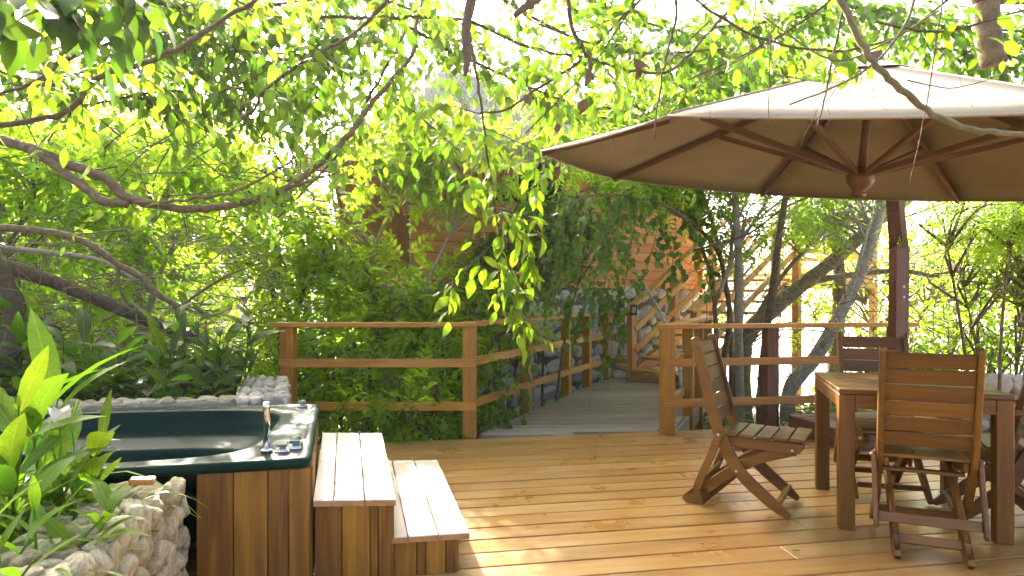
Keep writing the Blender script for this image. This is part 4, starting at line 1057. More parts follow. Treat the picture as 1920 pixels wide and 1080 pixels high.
# ------------------------------------------------------------------ plants
UPN = np.array([0, 0, 1.0])
def outside_house(P):
    P = np.asarray(P); q = P - np.array(H0); s = q @ np.array(HD); n = q @ np.array(HN)
    inside = (s > S0 - .8) & (n > -.12) & (P[:, 2] < 3.2 + .8 * np.clip(np.minimum(n + .7, s - S0 + .6), 0, 3) + .2)
    st = P - np.array([1.74, 9.86, 0]); a = st @ np.array(HD); b = st @ np.array([.603, -.798, 0])
    stair = (a > -.3) & (a < 5.2) & (b > -.15) & (b < 1.35) & (P[:, 2] > 0) & (P[:, 2] < 3.0)
    return ~inside & ~stair
def clear_view(P, x0, x1, y0, y1, ymax):
    """True where a point keeps clear of a corridor of air between the deck and what stands behind it"""
    P = np.asarray(P); px = 960 + F * P[:, 0] / P[:, 1]; py = HZ - F * (P[:, 2] - EYE) / P[:, 1]
    return ~((px > x0) & (px < x1) & (py > y0) & (py < y1) & (P[:, 1] < ymax))
def under_canopy(P):
    P = np.asarray(P); x, y = P[:, 0] - 2.093, P[:, 1] - 3.965; r = np.hypot(x, y)
    return (r < 2.02) & (P[:, 2] < 2.10 - .071 * x + .0925 * y + .63 * np.clip(1 - r / 1.95, 0, 1)) & (P[:, 2] > 1.2)
def foliage_mesh(name, C, crad, per, kind, leaf, width, mat, parent, prof=PROF_LO, pairs=5, lf=.32, down=.35, keep=None, shaft=True):
    """clumps of leaves round the centres C"""
    C = np.asarray(C, float); n = len(C) * per
    O = np.repeat(C, per, 0); rad = np.repeat(np.broadcast_to(crad, (len(C),)), per)[:, None]
    D0 = randdir(n, -.5, .9); O = O + D0 * rad * (rng.random((n, 1)) ** .6)
    D = unit(D0 * .8 + randdir(n) * .7 + np.array([0, 0, -down])); N = UPN + rng.normal(0, .35, (n, 3))
    k = np.ones(n, bool)
    if shaft: k &= open_sky(O)
    if keep is not None: k &= keep(O)
    O, D, N = O[k], D[k], N[k]
    if kind == 'pinnate': V, T = fronds(O, D, N, rng.uniform(.75, 1.25, len(O)) * lf, pairs, leaf, width, prof, droop=.3)
    else:
        L = leaf * rng.uniform(.65, 1.3, len(O)); V, T = leaves(O, D, N, L, L * width, prof, .3, .25)
    return ob(name, npmesh(name, V, T), mat, parent)
def tree(name, label, cat, trunks, crown, per, kind, leaf, width, mat, bark='bark', group=None, pairs=5, lf=.32, crad=.38, keep=None, prof=PROF_LO, limbs=True, shaft=True, down=.35):
    """trunks: list of (points, r0, r1); crown: list of (centre, radii, count)"""
    base = Vector(trunks[0][0][0]); t = thing(name, base, label, cat, group)
    g = Geo(); pts_all = []
    for pts, r0, r1 in trunks:
        P = smoothpath([tuple(p) for p in pts], 5); g.tube(P, r0, r1, sides=9, wob=.12); pts_all.append(P)
    allp = np.concatenate(pts_all)
    C = []
    for c, rd, cnt in crown:
        q = randdir(cnt) * (rng.random((cnt, 1)) ** .45) * np.array(rd) + np.array(c); C.append(q)
    C = np.concatenate(C)
    if keep is not None: C = C[keep(C)]
    if limbs:
        for c in C:
            d = allp - c; w = np.linalg.norm(d, axis=1) + np.clip(allp[:, 2] - c[2] + .3, 0, 9) * 1.5; a = allp[np.argmin(w)]
            if np.linalg.norm(a - c) > 3.2: continue
            m = (a + c) / 2 + np.array([0, 0, .15]) + rng.normal(0, .12, 3); P = smoothpath([a, m, c], 4)
            g.tube(P, .014 + .004 * np.linalg.norm(a - c), .004, sides=5)
            for _ in range(2): e = c + randdir(1)[0] * crad * .9; g.tube(smoothpath([m, c + rng.normal(0, .05, 3), e], 3), .005, .002, sides=4)
    g.build('trunk', bark, t)
    foliage_mesh('crown', C, crad, per, kind, leaf, width, mat, t, prof, pairs, lf, keep=keep, shaft=shaft, down=down)
    return t

def bush(name, label, c, rd, n, per, leaf, width, mat, kind='simple', prof=PROF_LO, crad=.25, lf=.25, pairs=5, group=None, keep=None):
    z = tz(c[0], c[1]); tr = [([(c[0] + a, c[1], z - .1), (c[0] + a * 2, c[1] + .05, (z + c[2]) / 2), (c[0] + a * 4, c[1], c[2])], .02, .008) for a in (-.12, .03, .15)]
    tree(name, label, 'bush', tr, [(c, rd, n)], per, kind, leaf, width, mat, 'bark', group, pairs, lf, crad, keep, prof, True, False, .3)
def tz(x, y): return float(terrain(x, y))
# ---- forest on the slope at the left: three depths of trees with feathery leaves
def leftkeep(P): return outside_house(P) & ((P[:, 1] > 6.25) | (P[:, 2] > 2.6))
def tz(x, y): return float(terrain(x, y))
A = [(-2.7, 7.5, 'leaf_lit_tint', 'pale feathery tree on the slope behind the bathtub end of the railing'),
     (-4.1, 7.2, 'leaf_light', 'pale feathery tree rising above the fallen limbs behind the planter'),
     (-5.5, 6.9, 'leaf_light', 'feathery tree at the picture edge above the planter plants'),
     (-1.5, 7.4, 'leaf_lit_tint', 'slender feathery tree in front of the house parapet')]
for i, (x, y, m, lab) in enumerate(A):
    z = tz(x, y); top = 3.6
    tr = [([(x, y, z - .2), (x + .1, y, z + 1.0), (x - .12, y + .1, z + 2.0), (x + .25, y + .05, z + 3.0)], .05, .016), ([(x + .05, y, z + .6), (x + .35, y - .2, z + 1.4), (x + .8, y - .1, z + 2.4)], .03, .012)]
    if i == 3: cr = [((x + .2, y, 1.15), (1.1, .4, .45), 30), ((x - .5, y, 1.9), (.6, .4, .7), 20), ((x + .3, y, 2.75), (1.3, .6, .42), 34)]
    else: cr = [((x, y, 1.5), (1.05, .7, .8), 24), ((x + .1, y, 2.6), (1.15, .8, .75), 30)]
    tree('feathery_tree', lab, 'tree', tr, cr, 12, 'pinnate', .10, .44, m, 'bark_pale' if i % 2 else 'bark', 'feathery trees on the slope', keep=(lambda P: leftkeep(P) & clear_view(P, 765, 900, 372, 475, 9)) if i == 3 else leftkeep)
Bt = [(-3.6, 11.0, 'leaf_light', 'sun-filled yellow-green tree below the brightest gap in the leaves'),
      (-6.0, 10.8, 'leaf_light', 'light green tree with a thin grey stem in the middle of the slope'),
      (-8.2, 10.2, 'leaf_light', 'leafy tree high on the slope at the picture edge'),
      (-2.3, 10.6, 'leaf_light', 'yellow-green tree crowding the end of the thatched roof')]
for i, (x, y, m, lab) in enumerate(Bt):
    z = tz(x, y)
    tr = [([(x - .5, y, z - .2), (x - .2, y, z + 1.2), (x + .25, y + .1, z + 2.0), (x + .5, y, z + 2.8)], .07, .02)]
    cr = [((x, y, z + .9), (1.6, .8, .9), 40), ((x, y, z + 2.1), (1.8, 1.0, 1.0), 56)] if i in (1, 2) else [((x, y, z + .8), (1.5, .8, .8), 40), ((x, y, z + 1.6), (1.5, .9, .7), 26)]
    tree('slope_tree', lab, 'tree', tr, cr, 11, 'pinnate', .13, .44, m, 'bark_pale', 'light trees on the slope', keep=leftkeep, lf=.42, crad=.5)
Ct = [(-11.5, 15, 'far green tree filling the upper corner of the forest'), (-8, 16, 'far yellow-green tree behind the middle of the slope'), (-4.6, 17, 'far bright tree behind the sunlit gap'), (-14, 13, 'far tree standing highest on the slope'), (-1.0, 19, 'far tree showing over the thatched roof')]
for x, y, lab in Ct:
    z = tz(x, y)
    tree('forest_tree', lab, 'tree', [([(x, y, z - .3), (x + .2, y, z + 1.8), (x - .1, y, z + 3.6)], .12, .03)],
         [((x, y, z + .9), (2.4, 1.4, 1.1), 40), ((x, y, z + 2.4), (2.6, 1.6, 1.3), 64)], 11, 'pinnate', .24, .46, 'leaf_light', 'bark', 'far forest trees', pairs=4, lf=.7, crad=.8, keep=leftkeep, prof=np.array([[.45, 1.0]]))
for x, y, lab in ((-7.0, 6.4, 'pale tree beyond the picture edge next to the fallen limbs'), (-6.2, 4.6, 'low leafy tree beyond the picture edge at the end of the planter')):
    z = tz(x, y); tree('edge_tree', lab, 'tree', [([(x, y, z - .2), (x + .1, y, z + 1.2), (x - .1, y, z + 2.6)], .06, .02)], [((x, y, z + 1.2), (1.2, .8, .9), 24), ((x, y, z + 2.6), (1.3, .9, .9), 26)], 10, 'pinnate', .11, .44, 'leaf_light', 'bark', lf=.38, crad=.42)
# pale bare stems among them
for k, (pp, r0, lab) in enumerate(((((262, 480, 7.0), (300, 390, 7.0), (345, 300, 7.1), (400, 190, 7.2), (450, 110, 7.3)), .045, 'pale grey leaning stem rising through the leaves above the curved limb'),
                        (((236, 420, 7.4), (258, 300, 7.4), (262, 200, 7.5), (270, 90, 7.6)), .026, 'thin upright grey stem among the pale leaves'),
                        (((0, 290, 6.8), (60, 210, 6.8), (110, 140, 6.9), (170, 40, 7.0)), .06, 'grey leaning trunk in the upper corner of the forest'),
                        (((290, 440, 7.8), (300, 300, 7.8), (308, 180, 7.9)), .02, 'very thin pale stem beside the upright grey stem'))):
    pts = [W(*p) for p in pp]; p0 = pts[0].copy(); p0.z = tz(p0.x, p0.y) - .2
    t = thing('bare_stem', p0, lab, 'tree stem', 'bare stems in the forest'); g = Geo(); g.tube(smoothpath([tuple(p0)] + [tuple(p) for p in pts], 5), r0 * 1.1, r0 * .6, sides=9, wob=.1); g.build('trunk', 'bark_pale', t)

# ---- shrubs pushing through the left railing
SH = [(-1.75, 6.45, .35, 'dark green pinnate shrub behind the tub end of the railing'), (-1.1, 6.12, .24, 'green pinnate shrub spilling over the lower rail above the steps'), (-.62, 6.75, .35, 'pinnate shrub filling the railing beside the corner post'), (-1.4, 7.0, .75, 'tall light pinnate shrub rising above the top rail'), (-.35, 7.5, .75, 'light pinnate shrub in front of the stone base'), (-2.4, 6.9, .7, 'broad pinnate shrub behind the stone planter return')]
for i, (x, y, zc, lab) in enumerate(SH):
    z = -.55
    tr = [([(x, y, z), (x + .1, y - .05, z + .5), (x - .05, y - .1, z + 1.1)], .016, .006), ([(x, y, z), (x - .2, y - .05, z + .6), (x - .3, y, z + 1.2)], .013, .005), ([(x, y, z), (x + .3, y, z + .5), (x + .4, y - .1, z + 1.0)], .012, .005)]
    if i < 3: cr = [((x, y - .08, zc), (.55, .32, .55), 19)]
    else: cr = [((x, y, zc), (.75, .45, .65), 22)]
    kp = lambda P, i=i: leftkeep(P) | ((P[:, 1] > (5.62 if i == 1 else 5.93)) & (P[:, 2] < (.5 if i == 1 else .95)) & (P[:, 0] < -.45))
    tree('pinnate_shrub', lab, 'shrub', tr, cr, 9, 'pinnate', .085, .42, 'leaf_light' if i < 3 else 'leaf_lit_tint', 'bark', 'pinnate shrubs behind the railing', pairs=5, lf=.30, crad=.22, keep=kp, prof=PROF_HI[[1, 3]] if False else PROF_LO, shaft=False)

# ---- big limbs at the left and the thin branches above
def px_tube(g, pp, r0, r1, n=5, sides=8, wob=.1): g.tube(smoothpath([tuple(W(*p)) for p in pp], n), r0, r1, sides=sides, wob=wob)
LEAF_ME = {}
def leaf_variant(kind, mat, L, k):
    key = (kind, mat, k)
    if key not in LEAF_ME:
        prof = {'hi': PROF_HI, 'blade': PROF_BLADE, 'round': PROF_ROUND}[kind]; wd = {'hi': .42, 'blade': .23, 'round': .72}[kind]
        V, T = leaves([(0, 0, 0)], [(1, 0, 0)], [(0, 0, 1)], 1.0, wd * (1 + .12 * (k - 1)), prof, .15 + .22 * k, .12 + .12 * (k % 3))
        me = npmesh('leaf', V, T); me.materials.append(MATS[mat]); LEAF_ME[key] = me
    return LEAF_ME[key]
def leaf_objects(P, D, N, L, kind, mat, parent, name='leaf'):
    b = parent_base(parent)
    for i in range(len(P)):
        x = Vector(D[i]).normalized(); y = Vector(N[i]).cross(x)
        if y.length < 1e-3: y = Vector((0, 1, 0))
        y.normalize(); z = x.cross(y); M = Matrix((x, y, z)).transposed().to_4x4() @ Matrix.Scale(float(L[i]), 4); M.translation = Vector(P[i])
        o = bpy.data.objects.new(name, leaf_variant(kind, mat, 1, int(rng.integers(0, 4)))); COL.objects.link(o); o.parent = parent
        o.matrix_parent_inverse = Matrix.Translation(-b); o.matrix_basis = M
def in_view(P):
    P = np.asarray(P); y = np.maximum(P[:, 1], .2); px = 960 + F * P[:, 0] / y; py = HZ - F * (P[:, 2] - EYE) / y
    return (P[:, 1] > .5) & (px > -10) & (px < 1930) & (py > -10) & (py < 1090)
def twigs_and_leaves(g, stems, per_m, tl, leaf, nleaf, droop=.6, tr=.0028, bias=(0, 0, 0), start=0.1):
    """alternate-leaved twigs along the stems (arrays of points); returns leaf P, D, N, L"""
    Ps, Ds, Ns, Ls = [], [], [], []
    for S in stems:
        S = np.asarray(S); seg = np.linalg.norm(np.diff(S, axis=0), axis=1); tot = seg.sum(); cs = np.concatenate([[0], np.cumsum(seg)])
        for _ in range(max(1, int(tot * per_m))):
            q = rng.uniform(start, 1) * tot; i = min(len(seg) - 1, np.searchsorted(cs, q) - 1); i = max(0, i); f = (q - cs[i]) / (seg[i] + 1e-9)
            o = S[i] + (S[i + 1] - S[i]) * f; tan = unit(S[i + 1] - S[i])
            d = unit(tan * .5 + randdir(1)[0] * .9 + np.array(bias)); L = tl * rng.uniform(.5, 1.4)
            k = 7; tt = np.linspace(0, 1, k)[:, None]; C = o + d * L * tt + np.array([0, 0, -droop]) * L * tt ** 2 + rng.normal(0, .01, (k, 3)) * tt
            g.tube(C, tr, tr * .4, sides=4)
            m = int(nleaf * rng.uniform(.6, 1.4)) + 1
            for j in range(m):
                t_ = (j + 1) / m; x = t_ * (k - 1); a = min(k - 2, int(x)); p = C[a] + (C[a + 1] - C[a]) * (x - a); tg = unit(C[a + 1] - C[a])
                sd = unit(np.cross(tg, UPN + rng.normal(0, .2, 3))) * (1 if j % 2 else -1)
                dd = tg if j == m - 1 else unit(tg * .55 + sd * .75 + np.array([0, 0, -.25]) + rng.normal(0, .2, 3))
                Ps.append(p); Ds.append(dd); Ns.append(UPN + rng.normal(0, .4, 3)); Ls.append(leaf * rng.uniform(.6, 1.25))
    return np.array(Ps), np.array(Ds), np.array(Ns), np.array(Ls)
def hanging(name, label, stems, bark, per_m, tl, leaf, nleaf, mat, kind='hi', nobj=120, droop=.6, extra=(), bias=(0, 0, 0), leafy=None, start=.1, tr=.0028, shaft=True, width=None, keep=None):
    """an overhanging branch: stems as pixel/depth paths, twigs, leaves (the largest in view one by one)"""
    first = W(*stems[0][0][0]); t = thing(name, first, label, 'branch'); res = []
    for i, (pp, r0, r1) in enumerate(stems):
        P = smoothpath([tuple(W(*p)) for p in pp], 6); P[1:-1] += rng.normal(0, min(.004, r0 * .3), P[1:-1].shape)
        g = Geo(); g.tube(P, r0, r1, sides=8, wob=.14)
        if leafy is None or i in leafy: res.append(twigs_and_leaves(g, [P], per_m, tl, leaf, nleaf, droop, tr, bias, start))
        g.build('stem', bark, t)
    P, D, N, L = [np.concatenate([r_[q] for r_ in res]) for q in range(4)]
    k = open_sky(P) if shaft else np.ones(len(P), bool)
    if keep is not None: k &= keep(P)
    if name != 'fallen_sprig': k &= ~under_canopy(P)
    P, D, N, L = P[k], D[k], N[k], L[k]
    if len(P) == 0: return t
    vis = in_view(P); score = np.where(vis, L / P[:, 1], -1); order = np.argsort(-score); pick = order[:nobj]; pick = pick[score[pick] > 0]
    rest = np.ones(len(P), bool); rest[pick] = False
    leaf_objects(P[pick], D[pick], N[pick], L[pick], kind, mat, t)
    if rest.any():
        wd = {'hi': .42, 'blade': .27, 'round': .75}[kind]; V, T = leaves(P[rest], D[rest], N[rest], L[rest], L[rest] * wd, {'hi': PROF_HI, 'blade': PROF_BLADE, 'round': PROF_ROUND}[kind], rng.uniform(.1, .6, rest.sum()), .2)
        o = ob('foliage', npmesh('foliage', V, T), mat, t); o['kind'] = 'stuff'
    return t

Yb = 4.0
hanging('overhanging_limb', 'thick forked brown limb curving across the forest above the planter',
        [(((-760, 640, 4.6), (-620, 420, 4.4), (-380, 240, 4.1), (-160, 218, 4.0), (0, 262, 4.0), (65, 283, 4.0), (140, 312, 4.0), (200, 337, 4.0), (240, 372, 4.0), (310, 386, 4.0), (385, 391, 4.0), (455, 380, 4.0), (525, 356, 4.0), (580, 322, 4.1), (645, 262, 4.2), (700, 190, 4.3), (745, 140, 4.3), (776, 95, 4.3), (782, 40, 4.3), (800, -20, 4.3)), .039, .011),
         (((60, 282, 3.98), (125, 326, 3.95), (185, 372, 3.95), (240, 384, 3.98)), .028, .024),
         (((240, 380, 4.0), (330, 376, 3.9), (430, 362, 3.9), (500, 330, 3.9), (560, 290, 3.9)), .012, .006),
         (((520, 358, 4.0), (580, 340, 3.95), (640, 320, 3.95)), .010, .005)],
        'bark', 7, .28, .075, 6, 'leaf_mid', 'hi', 160, leafy=(2, 3, 0), start=.55)
t = thing('fallen_limb', W(0, 427, 4.9), 'long brown bare limb bending down towards the orange flower', 'branch', 'bare limbs over the planter'); g = Geo()
px_tube(g, ((-620, 660, 4.9), (-480, 540, 4.9), (-280, 450, 4.9), (-120, 430, 4.9), (0, 427, 4.9), (108, 438, 4.9), (173, 461, 4.9), (222, 496, 4.9), (268, 521, 4.9), (298, 553, 4.9), (333, 579, 4.95), (350, 640, 5.0)), .034, .016)
px_tube(g, ((333, 579, 4.95), (380, 545, 5.0), (430, 515, 5.0), (490, 492, 5.1)), .012, .006); px_tube(g, ((222, 496, 4.9), (222, 530, 4.9), (240, 570, 4.95), (262, 575, 5.0)), .016, .008); g.build('stem', 'bark', t)
t = thing('fallen_limb', W(0, 505, 5.4), 'thick mossy fallen limb sloping down behind the planter plants', 'branch', 'bare limbs over the planter'); g = Geo()
px_tube(g, ((-640, 560, 5.4), (-400, 480, 5.4), (-140, 470, 5.4), (0, 498, 5.4), (70, 518, 5.4), (150, 548, 5.45), (230, 582, 5.5), (300, 610, 5.6), (380, 640, 5.6)), .075, .045, sides=10); px_tube(g, ((30, 580, 5.5), (70, 600, 5.5), (110, 620, 5.5)), .05, .03); g.build('stem', 'bark_dark', t)
t = thing('fallen_limb', W(0, 466, 5.2), 'thin pale dry limb lying between the two brown limbs', 'branch', 'bare limbs over the planter'); g = Geo()
px_tube(g, ((-560, 600, 5.2), (-320, 470, 5.2), (-100, 455, 5.2), (0, 464, 5.2), (90, 473, 5.2), (190, 489, 5.2), (260, 530, 5.3)), .028, .014); g.build('stem', 'bark_pale', t)
t = thing('fallen_limb', W(10, 640, 5.0), 'dark upright trunk at the picture edge behind the planter', 'branch', 'bare limbs over the planter'); g = Geo()
px_tube(g, ((20, 690, 5.0), (28, 600, 5.0), (14, 540, 5.0), (0, 500, 5.0), (-30, 430, 5.1)), .07, .05, sides=10); g.build('stem', 'bark_dark', t)
# dead twigs in a tangle
def tangle(name, label, n, box, r, mat, ln, cat='twigs', flat=.5, curl=.5, avoid=None):
    g = Geo()
    for _ in range(n):
        x, y, Y = (rng.uniform(*b) for b in box); o = np.array(W(x, y, Y)); d = randdir(1)[0] * np.array([1, .5, flat]); d = unit(d); L = ln * rng.uniform(.4, 1.3); k = 6
        tt = np.linspace(0, 1, k)[:, None]; b = rng.normal(0, 1, 3); P = o + d * L * tt + unit(b) * L * curl * tt * (1 - tt) * rng.uniform(.3, 1)
        g.tube(P, r * rng.uniform(.5, 1.4), r * .35, sides=4)
    o = g.build(name, mat); tag(o, label, cat, kind='stuff'); return o
tangle('dead_twigs', 'dry grey tangle of dead twigs behind the back planter', 330, ((-60, 520), (430, 690), (4.9, 6.6)), .006, 'twig_dry', .55)
tangle('dead_twigs', 'dark tangle of thin twigs in the forest above the limbs', 240, ((-60, 620), (40, 420), (4.2, 7.2)), .005, 'bark_dark', .6)
tangle('dead_twigs', 'dry arching twigs in a tangle beside the parasol mast', 230, ((1560, 1860), (400, 700), (7.0, 9.5)), .006, 'twig_dry', .95, curl=1.3, flat=1.0)
tangle('dead_twigs', 'thin bare twigs between the trunks behind the railing', 150, ((1300, 1640), (400, 790), (7.0, 9.0)), .006, 'twig_dry', .8, curl=.8, flat=1.2)
tangle('dead_twigs', 'dead twigs lying on the ground beyond the table-side railing', 200, ((1330, 1760), (740, 800), (7.0, 8.5)), .006, 'twig_dry', .5, flat=.15)

# ---- branches that hang into the top of the picture
hanging('overhanging_branch', 'dark slender branch sweeping across the upper corner above the limbs',
        [(((-120, 240, 3.1), (0, 233, 3.1), (122, 211, 3.1), (179, 149, 3.1), (271, 119, 3.1), (352, 81, 3.1), (406, 43, 3.1), (482, 0, 3.1), (560, -60, 3.1)), .014, .010),
         (((-60, 190, 3.0), (0, 178, 3.0), (70, 150, 3.0), (105, 122, 3.0), (136, 52, 3.0), (150, -20, 3.0)), .009, .006),
         (((90, 265, 3.2), (150, 190, 3.15), (180, 150, 3.1)), .005, .006)],
        'bark_dark', 9, .3, .095, 5, 'leaf_light', 'hi', 100, shaft=True)
hanging('overhanging_branch', 'cluster of large leaves hanging dark against the upper corner',
        [(((60, -60, 2.0), (130, -10, 2.0), (240, -12, 2.0), (330, -25, 2.1)), .010, .006), (((-60, 10, 1.9), (20, -20, 1.9), (80, -40, 1.9)), .008, .005)],
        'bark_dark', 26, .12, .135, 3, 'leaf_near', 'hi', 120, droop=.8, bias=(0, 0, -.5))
hanging('overhanging_branch', 'thin dark branch crossing the bright gap in the leaves',
        [(((452, 222, 3.5), (478, 205, 3.5), (495, 172, 3.5), (535, 140, 3.5), (600, 98, 3.5), (650, 72, 3.5), (700, 30, 3.5), (760, -40, 3.5)), .007, .011),
         (((600, 98, 3.5), (615, 130, 3.5), (590, 165, 3.5), (540, 160, 3.5)), .004, .002), (((380, -30, 3.4), (520, 40, 3.4), (600, 95, 3.5)), .006, .004)],
        'bark_dark', 12, .3, .10, 6, 'leaf_bright', 'hi', 140)
hanging('overhanging_branch', 'long bare dark branches webbing across the top centre of the picture',
        [(((580, 30, 3.7), (700, 34, 3.7), (800, 32, 3.7), (880, 40, 3.7), (960, 75, 3.7), (1030, 98, 3.7), (1100, 108, 3.7), (1180, 132, 3.7), (1260, 130, 3.7), (1330, 60, 3.7), (1400, -20, 3.7)), .010, .008),
         (((1062, -30, 3.5), (1072, 50, 3.5), (1105, 110, 3.5), (1112, 150, 3.5)), .013, .008),
         (((900, 212, 3.6), (950, 205, 3.6), (1010, 165, 3.6), (1080, 120, 3.6), (1160, 40, 3.6), (1240, -40, 3.6)), .006, .009),
         (((985, 250, 3.6), (1050, 185, 3.6), (1120, 110, 3.6), (1185, 10, 3.6), (1200, -40, 3.6)), .004, .007),
         (((1272, -30, 2.3), (1262, 60, 2.3), (1242, 140, 2.3), (1226, 262, 2.3)), .006, .003),
         (((940, -20, 3.6), (1000, 40, 3.6), (1080, 60, 3.6), (1180, 20, 3.6)), .006, .004)],
        'bark_dark', 9, .3, .10, 5, 'leaf_bright', 'hi', 220, leafy=(0, 1, 2, 3, 5))
hanging('hanging_spray', 'hanging dark stem carrying bright yellow-green leaves in front of the boardwalk',
        [(((880, 60, 3.6), (892, 130, 3.6), (905, 215, 3.6), (915, 300, 3.6), (926, 380, 3.6), (936, 460, 3.6), (935, 560, 3.6)), .009, .003),
         (((928, 390, 3.6), (970, 400, 3.5), (1015, 415, 3.45), (1050, 430, 3.4)), .004, .002), (((934, 450, 3.6), (890, 490, 3.55), (850, 530, 3.5), (825, 550, 3.45)), .004, .002),
         (((936, 470, 3.6), (965, 520, 3.5), (985, 560, 3.45), (970, 630, 3.4)), .004, .002), (((910, 240, 3.6), (960, 262, 3.5), (1010, 290, 3.45), (1020, 350, 3.4)), .004, .002), (((936, 420, 3.6), (1000, 470, 3.5), (1040, 520, 3.45)), .003, .002),
         (((905, 215, 3.6), (850, 200, 3.5), (790, 200, 3.5)), .003, .002), (((915, 300, 3.6), (880, 330, 3.55), (860, 370, 3.5)), .003, .002)],
        'bark_dark', 13, .15, .105, 4, 'leaf_yellow', 'hi', 295, droop=.7, start=.2, shaft=False, bias=(.0, -.1, -.1))
hanging('overhanging_branch', 'long smooth green-grey branch drooping over the parasol towards the picture edge',
        [(((1540, -60, 1.62), (1575, 0, 1.62), (1610, 70, 1.62), (1655, 135, 1.62), (1725, 198, 1.62), (1800, 236, 1.62), (1870, 249, 1.62), (2000, 252, 1.62)), .0085, .0075),
         (((1480, 196, 1.7), (1560, 165, 1.68), (1640, 118, 1.66), (1700, 40, 1.66), (1720, -30, 1.66)), .0022, .004), (((1430, 30, 1.7), (1560, 112, 1.7), (1660, 80, 1.7), (1760, 20, 1.7)), .0025, .003)],
        'bark_green', 6, .12, .05, 3, 'leaf_bright', 'hi', 30, leafy=(1, 2), tr=.0012, keep=lambda P: clear_view(P, 1250, 2000, 150, 500, 2.6))
hanging('overhanging_branch', 'fine web of thin twigs and bright leaves above the parasol',
        [(((1260, -30, 1.9), (1400, 60, 1.85), (1540, 95, 1.8), (1680, 70, 1.75), (1800, -20, 1.7)), .004, .003), (((1640, 40, 1.7), (1760, 60, 1.7), (1880, 30, 1.7), (1980, 0, 1.7)), .003, .003),
         (((1290, 150, 1.9), (1420, 90, 1.9), (1520, 30, 1.9), (1600, -40, 1.9)), .002, .004), (((1420, -20, 1.8), (1405, 100, 1.8), (1395, 180, 1.8)), .002, .001), (((1770, -20, 1.7), (1752, 100, 1.7), (1735, 210, 1.7), (1705, 345, 1.7)), .0022, .001), (((1590, -20, 1.75), (1565, 90, 1.75), (1545, 190, 1.75), (1530, 240, 1.75)), .0035, .0015),
         (((1450, -20, 1.75), (1443, 120, 1.75), (1440, 240, 1.75)), .0016, .001), (((1330, 40, 1.8), (1260, 110, 1.8), (1200, 180, 1.8)), .0022, .001), (((1480, 60, 1.8), (1340, 140, 1.8), (1240, 215, 1.85)), .002, .001), (((1700, 150, 1.7), (1780, 165, 1.7), (1850, 150, 1.7), (1930, 120, 1.7)), .0018, .001)],
        'bark_dark', 15, .14, .05, 4, 'leaf_bright', 'hi', 200, tr=.0011, leafy=(0, 1, 2), keep=lambda P: clear_view(P, 1250, 2000, 135, 500, 2.6))
# upper canopy leaves high over the deck (more branches of the same tree, farther up and back)
hanging('overhanging_branch', 'dense backlit branch high above the bathtub end of the deck',
        [(((-100, 20, 4.6), (150, -20, 4.6), (400, 20, 4.6), (620, -10, 4.8)), .02, .012), (((100, 120, 5.0), (300, 60, 5.0), (500, 100, 5.0), (700, 60, 5.1)), .014, .008), (((150, 200, 5.2), (330, 170, 5.2), (480, 200, 5.2)), .010, .006), (((-80, 110, 5.4), (80, 150, 5.4), (240, 110, 5.4)), .012, .006), (((420, 160, 5.5), (560, 190, 5.5), (680, 150, 5.5)), .012, .006)],
        'bark_dark', 40, .5, .12, 8, 'leaf_bright', 'hi', 120)
hanging('overhanging_branch', 'dense backlit branch spreading between the bright gap and the parasol',
        [(((640, -40, 5.2), (780, 60, 5.2), (920, 130, 5.2), (1060, 190, 5.2)), .02, .008), (((900, -30, 5.4), (1050, 60, 5.4), (1200, 100, 5.4), (1380, 90, 5.4)), .016, .008), (((700, 150, 5.6), (800, 230, 5.6), (880, 300, 5.6)), .010, .005)],
        'bark_dark', 30, .5, .115, 7, 'leaf_bright', 'hi', 140)
hanging('overhanging_branch', 'dense leafy branch behind and above the parasol',
        [(((1180, 120, 6.5), (1300, 60, 6.5), (1450, 40, 6.5), (1600, 20, 6.5)), .02, .01), (((1500, -20, 6.5), (1700, 40, 6.5), (1950, 60, 6.5)), .02, .01), (((1200, 220, 6.6), (1320, 150, 6.6), (1430, 110, 6.6)), .014, .007), (((1750, 90, 6.6), (1850, 100, 6.6), (1960, 110, 6.6)), .014, .007)],
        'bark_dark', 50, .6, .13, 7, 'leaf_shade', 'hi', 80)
hanging('overhanging_branch', 'dark leafy branch drooping in front of the pale forest',
        [(((760, 60, 4.6), (700, 170, 4.6), (640, 280, 4.6), (560, 370, 4.6), (520, 410, 4.6)), .012, .005), (((700, 170, 4.6), (660, 220, 4.5), (600, 250, 4.5)), .006, .003)],
        'bark_dark', 14, .26, .075, 6, 'leaf_mid', 'hi', 160)
hanging('overhanging_branch', 'shaded leafy branch running along the top edge behind the thin dark branches',
        [(((-120, -60, 5.8), (150, -20, 5.8), (420, 20, 5.8), (640, 60, 5.9)), .02, .012), (((500, -50, 6.2), (720, 0, 6.2), (860, 60, 6.2)), .02, .01), (((1000, -40, 6.2), (1130, 10, 6.2), (1260, 60, 6.2)), .016, .008), (((200, 60, 6.4), (380, 110, 6.4), (560, 130, 6.4)), .016, .008)],
        'bark_dark', 30, .6, .13, 8, 'leaf_shade', 'hi', 60)
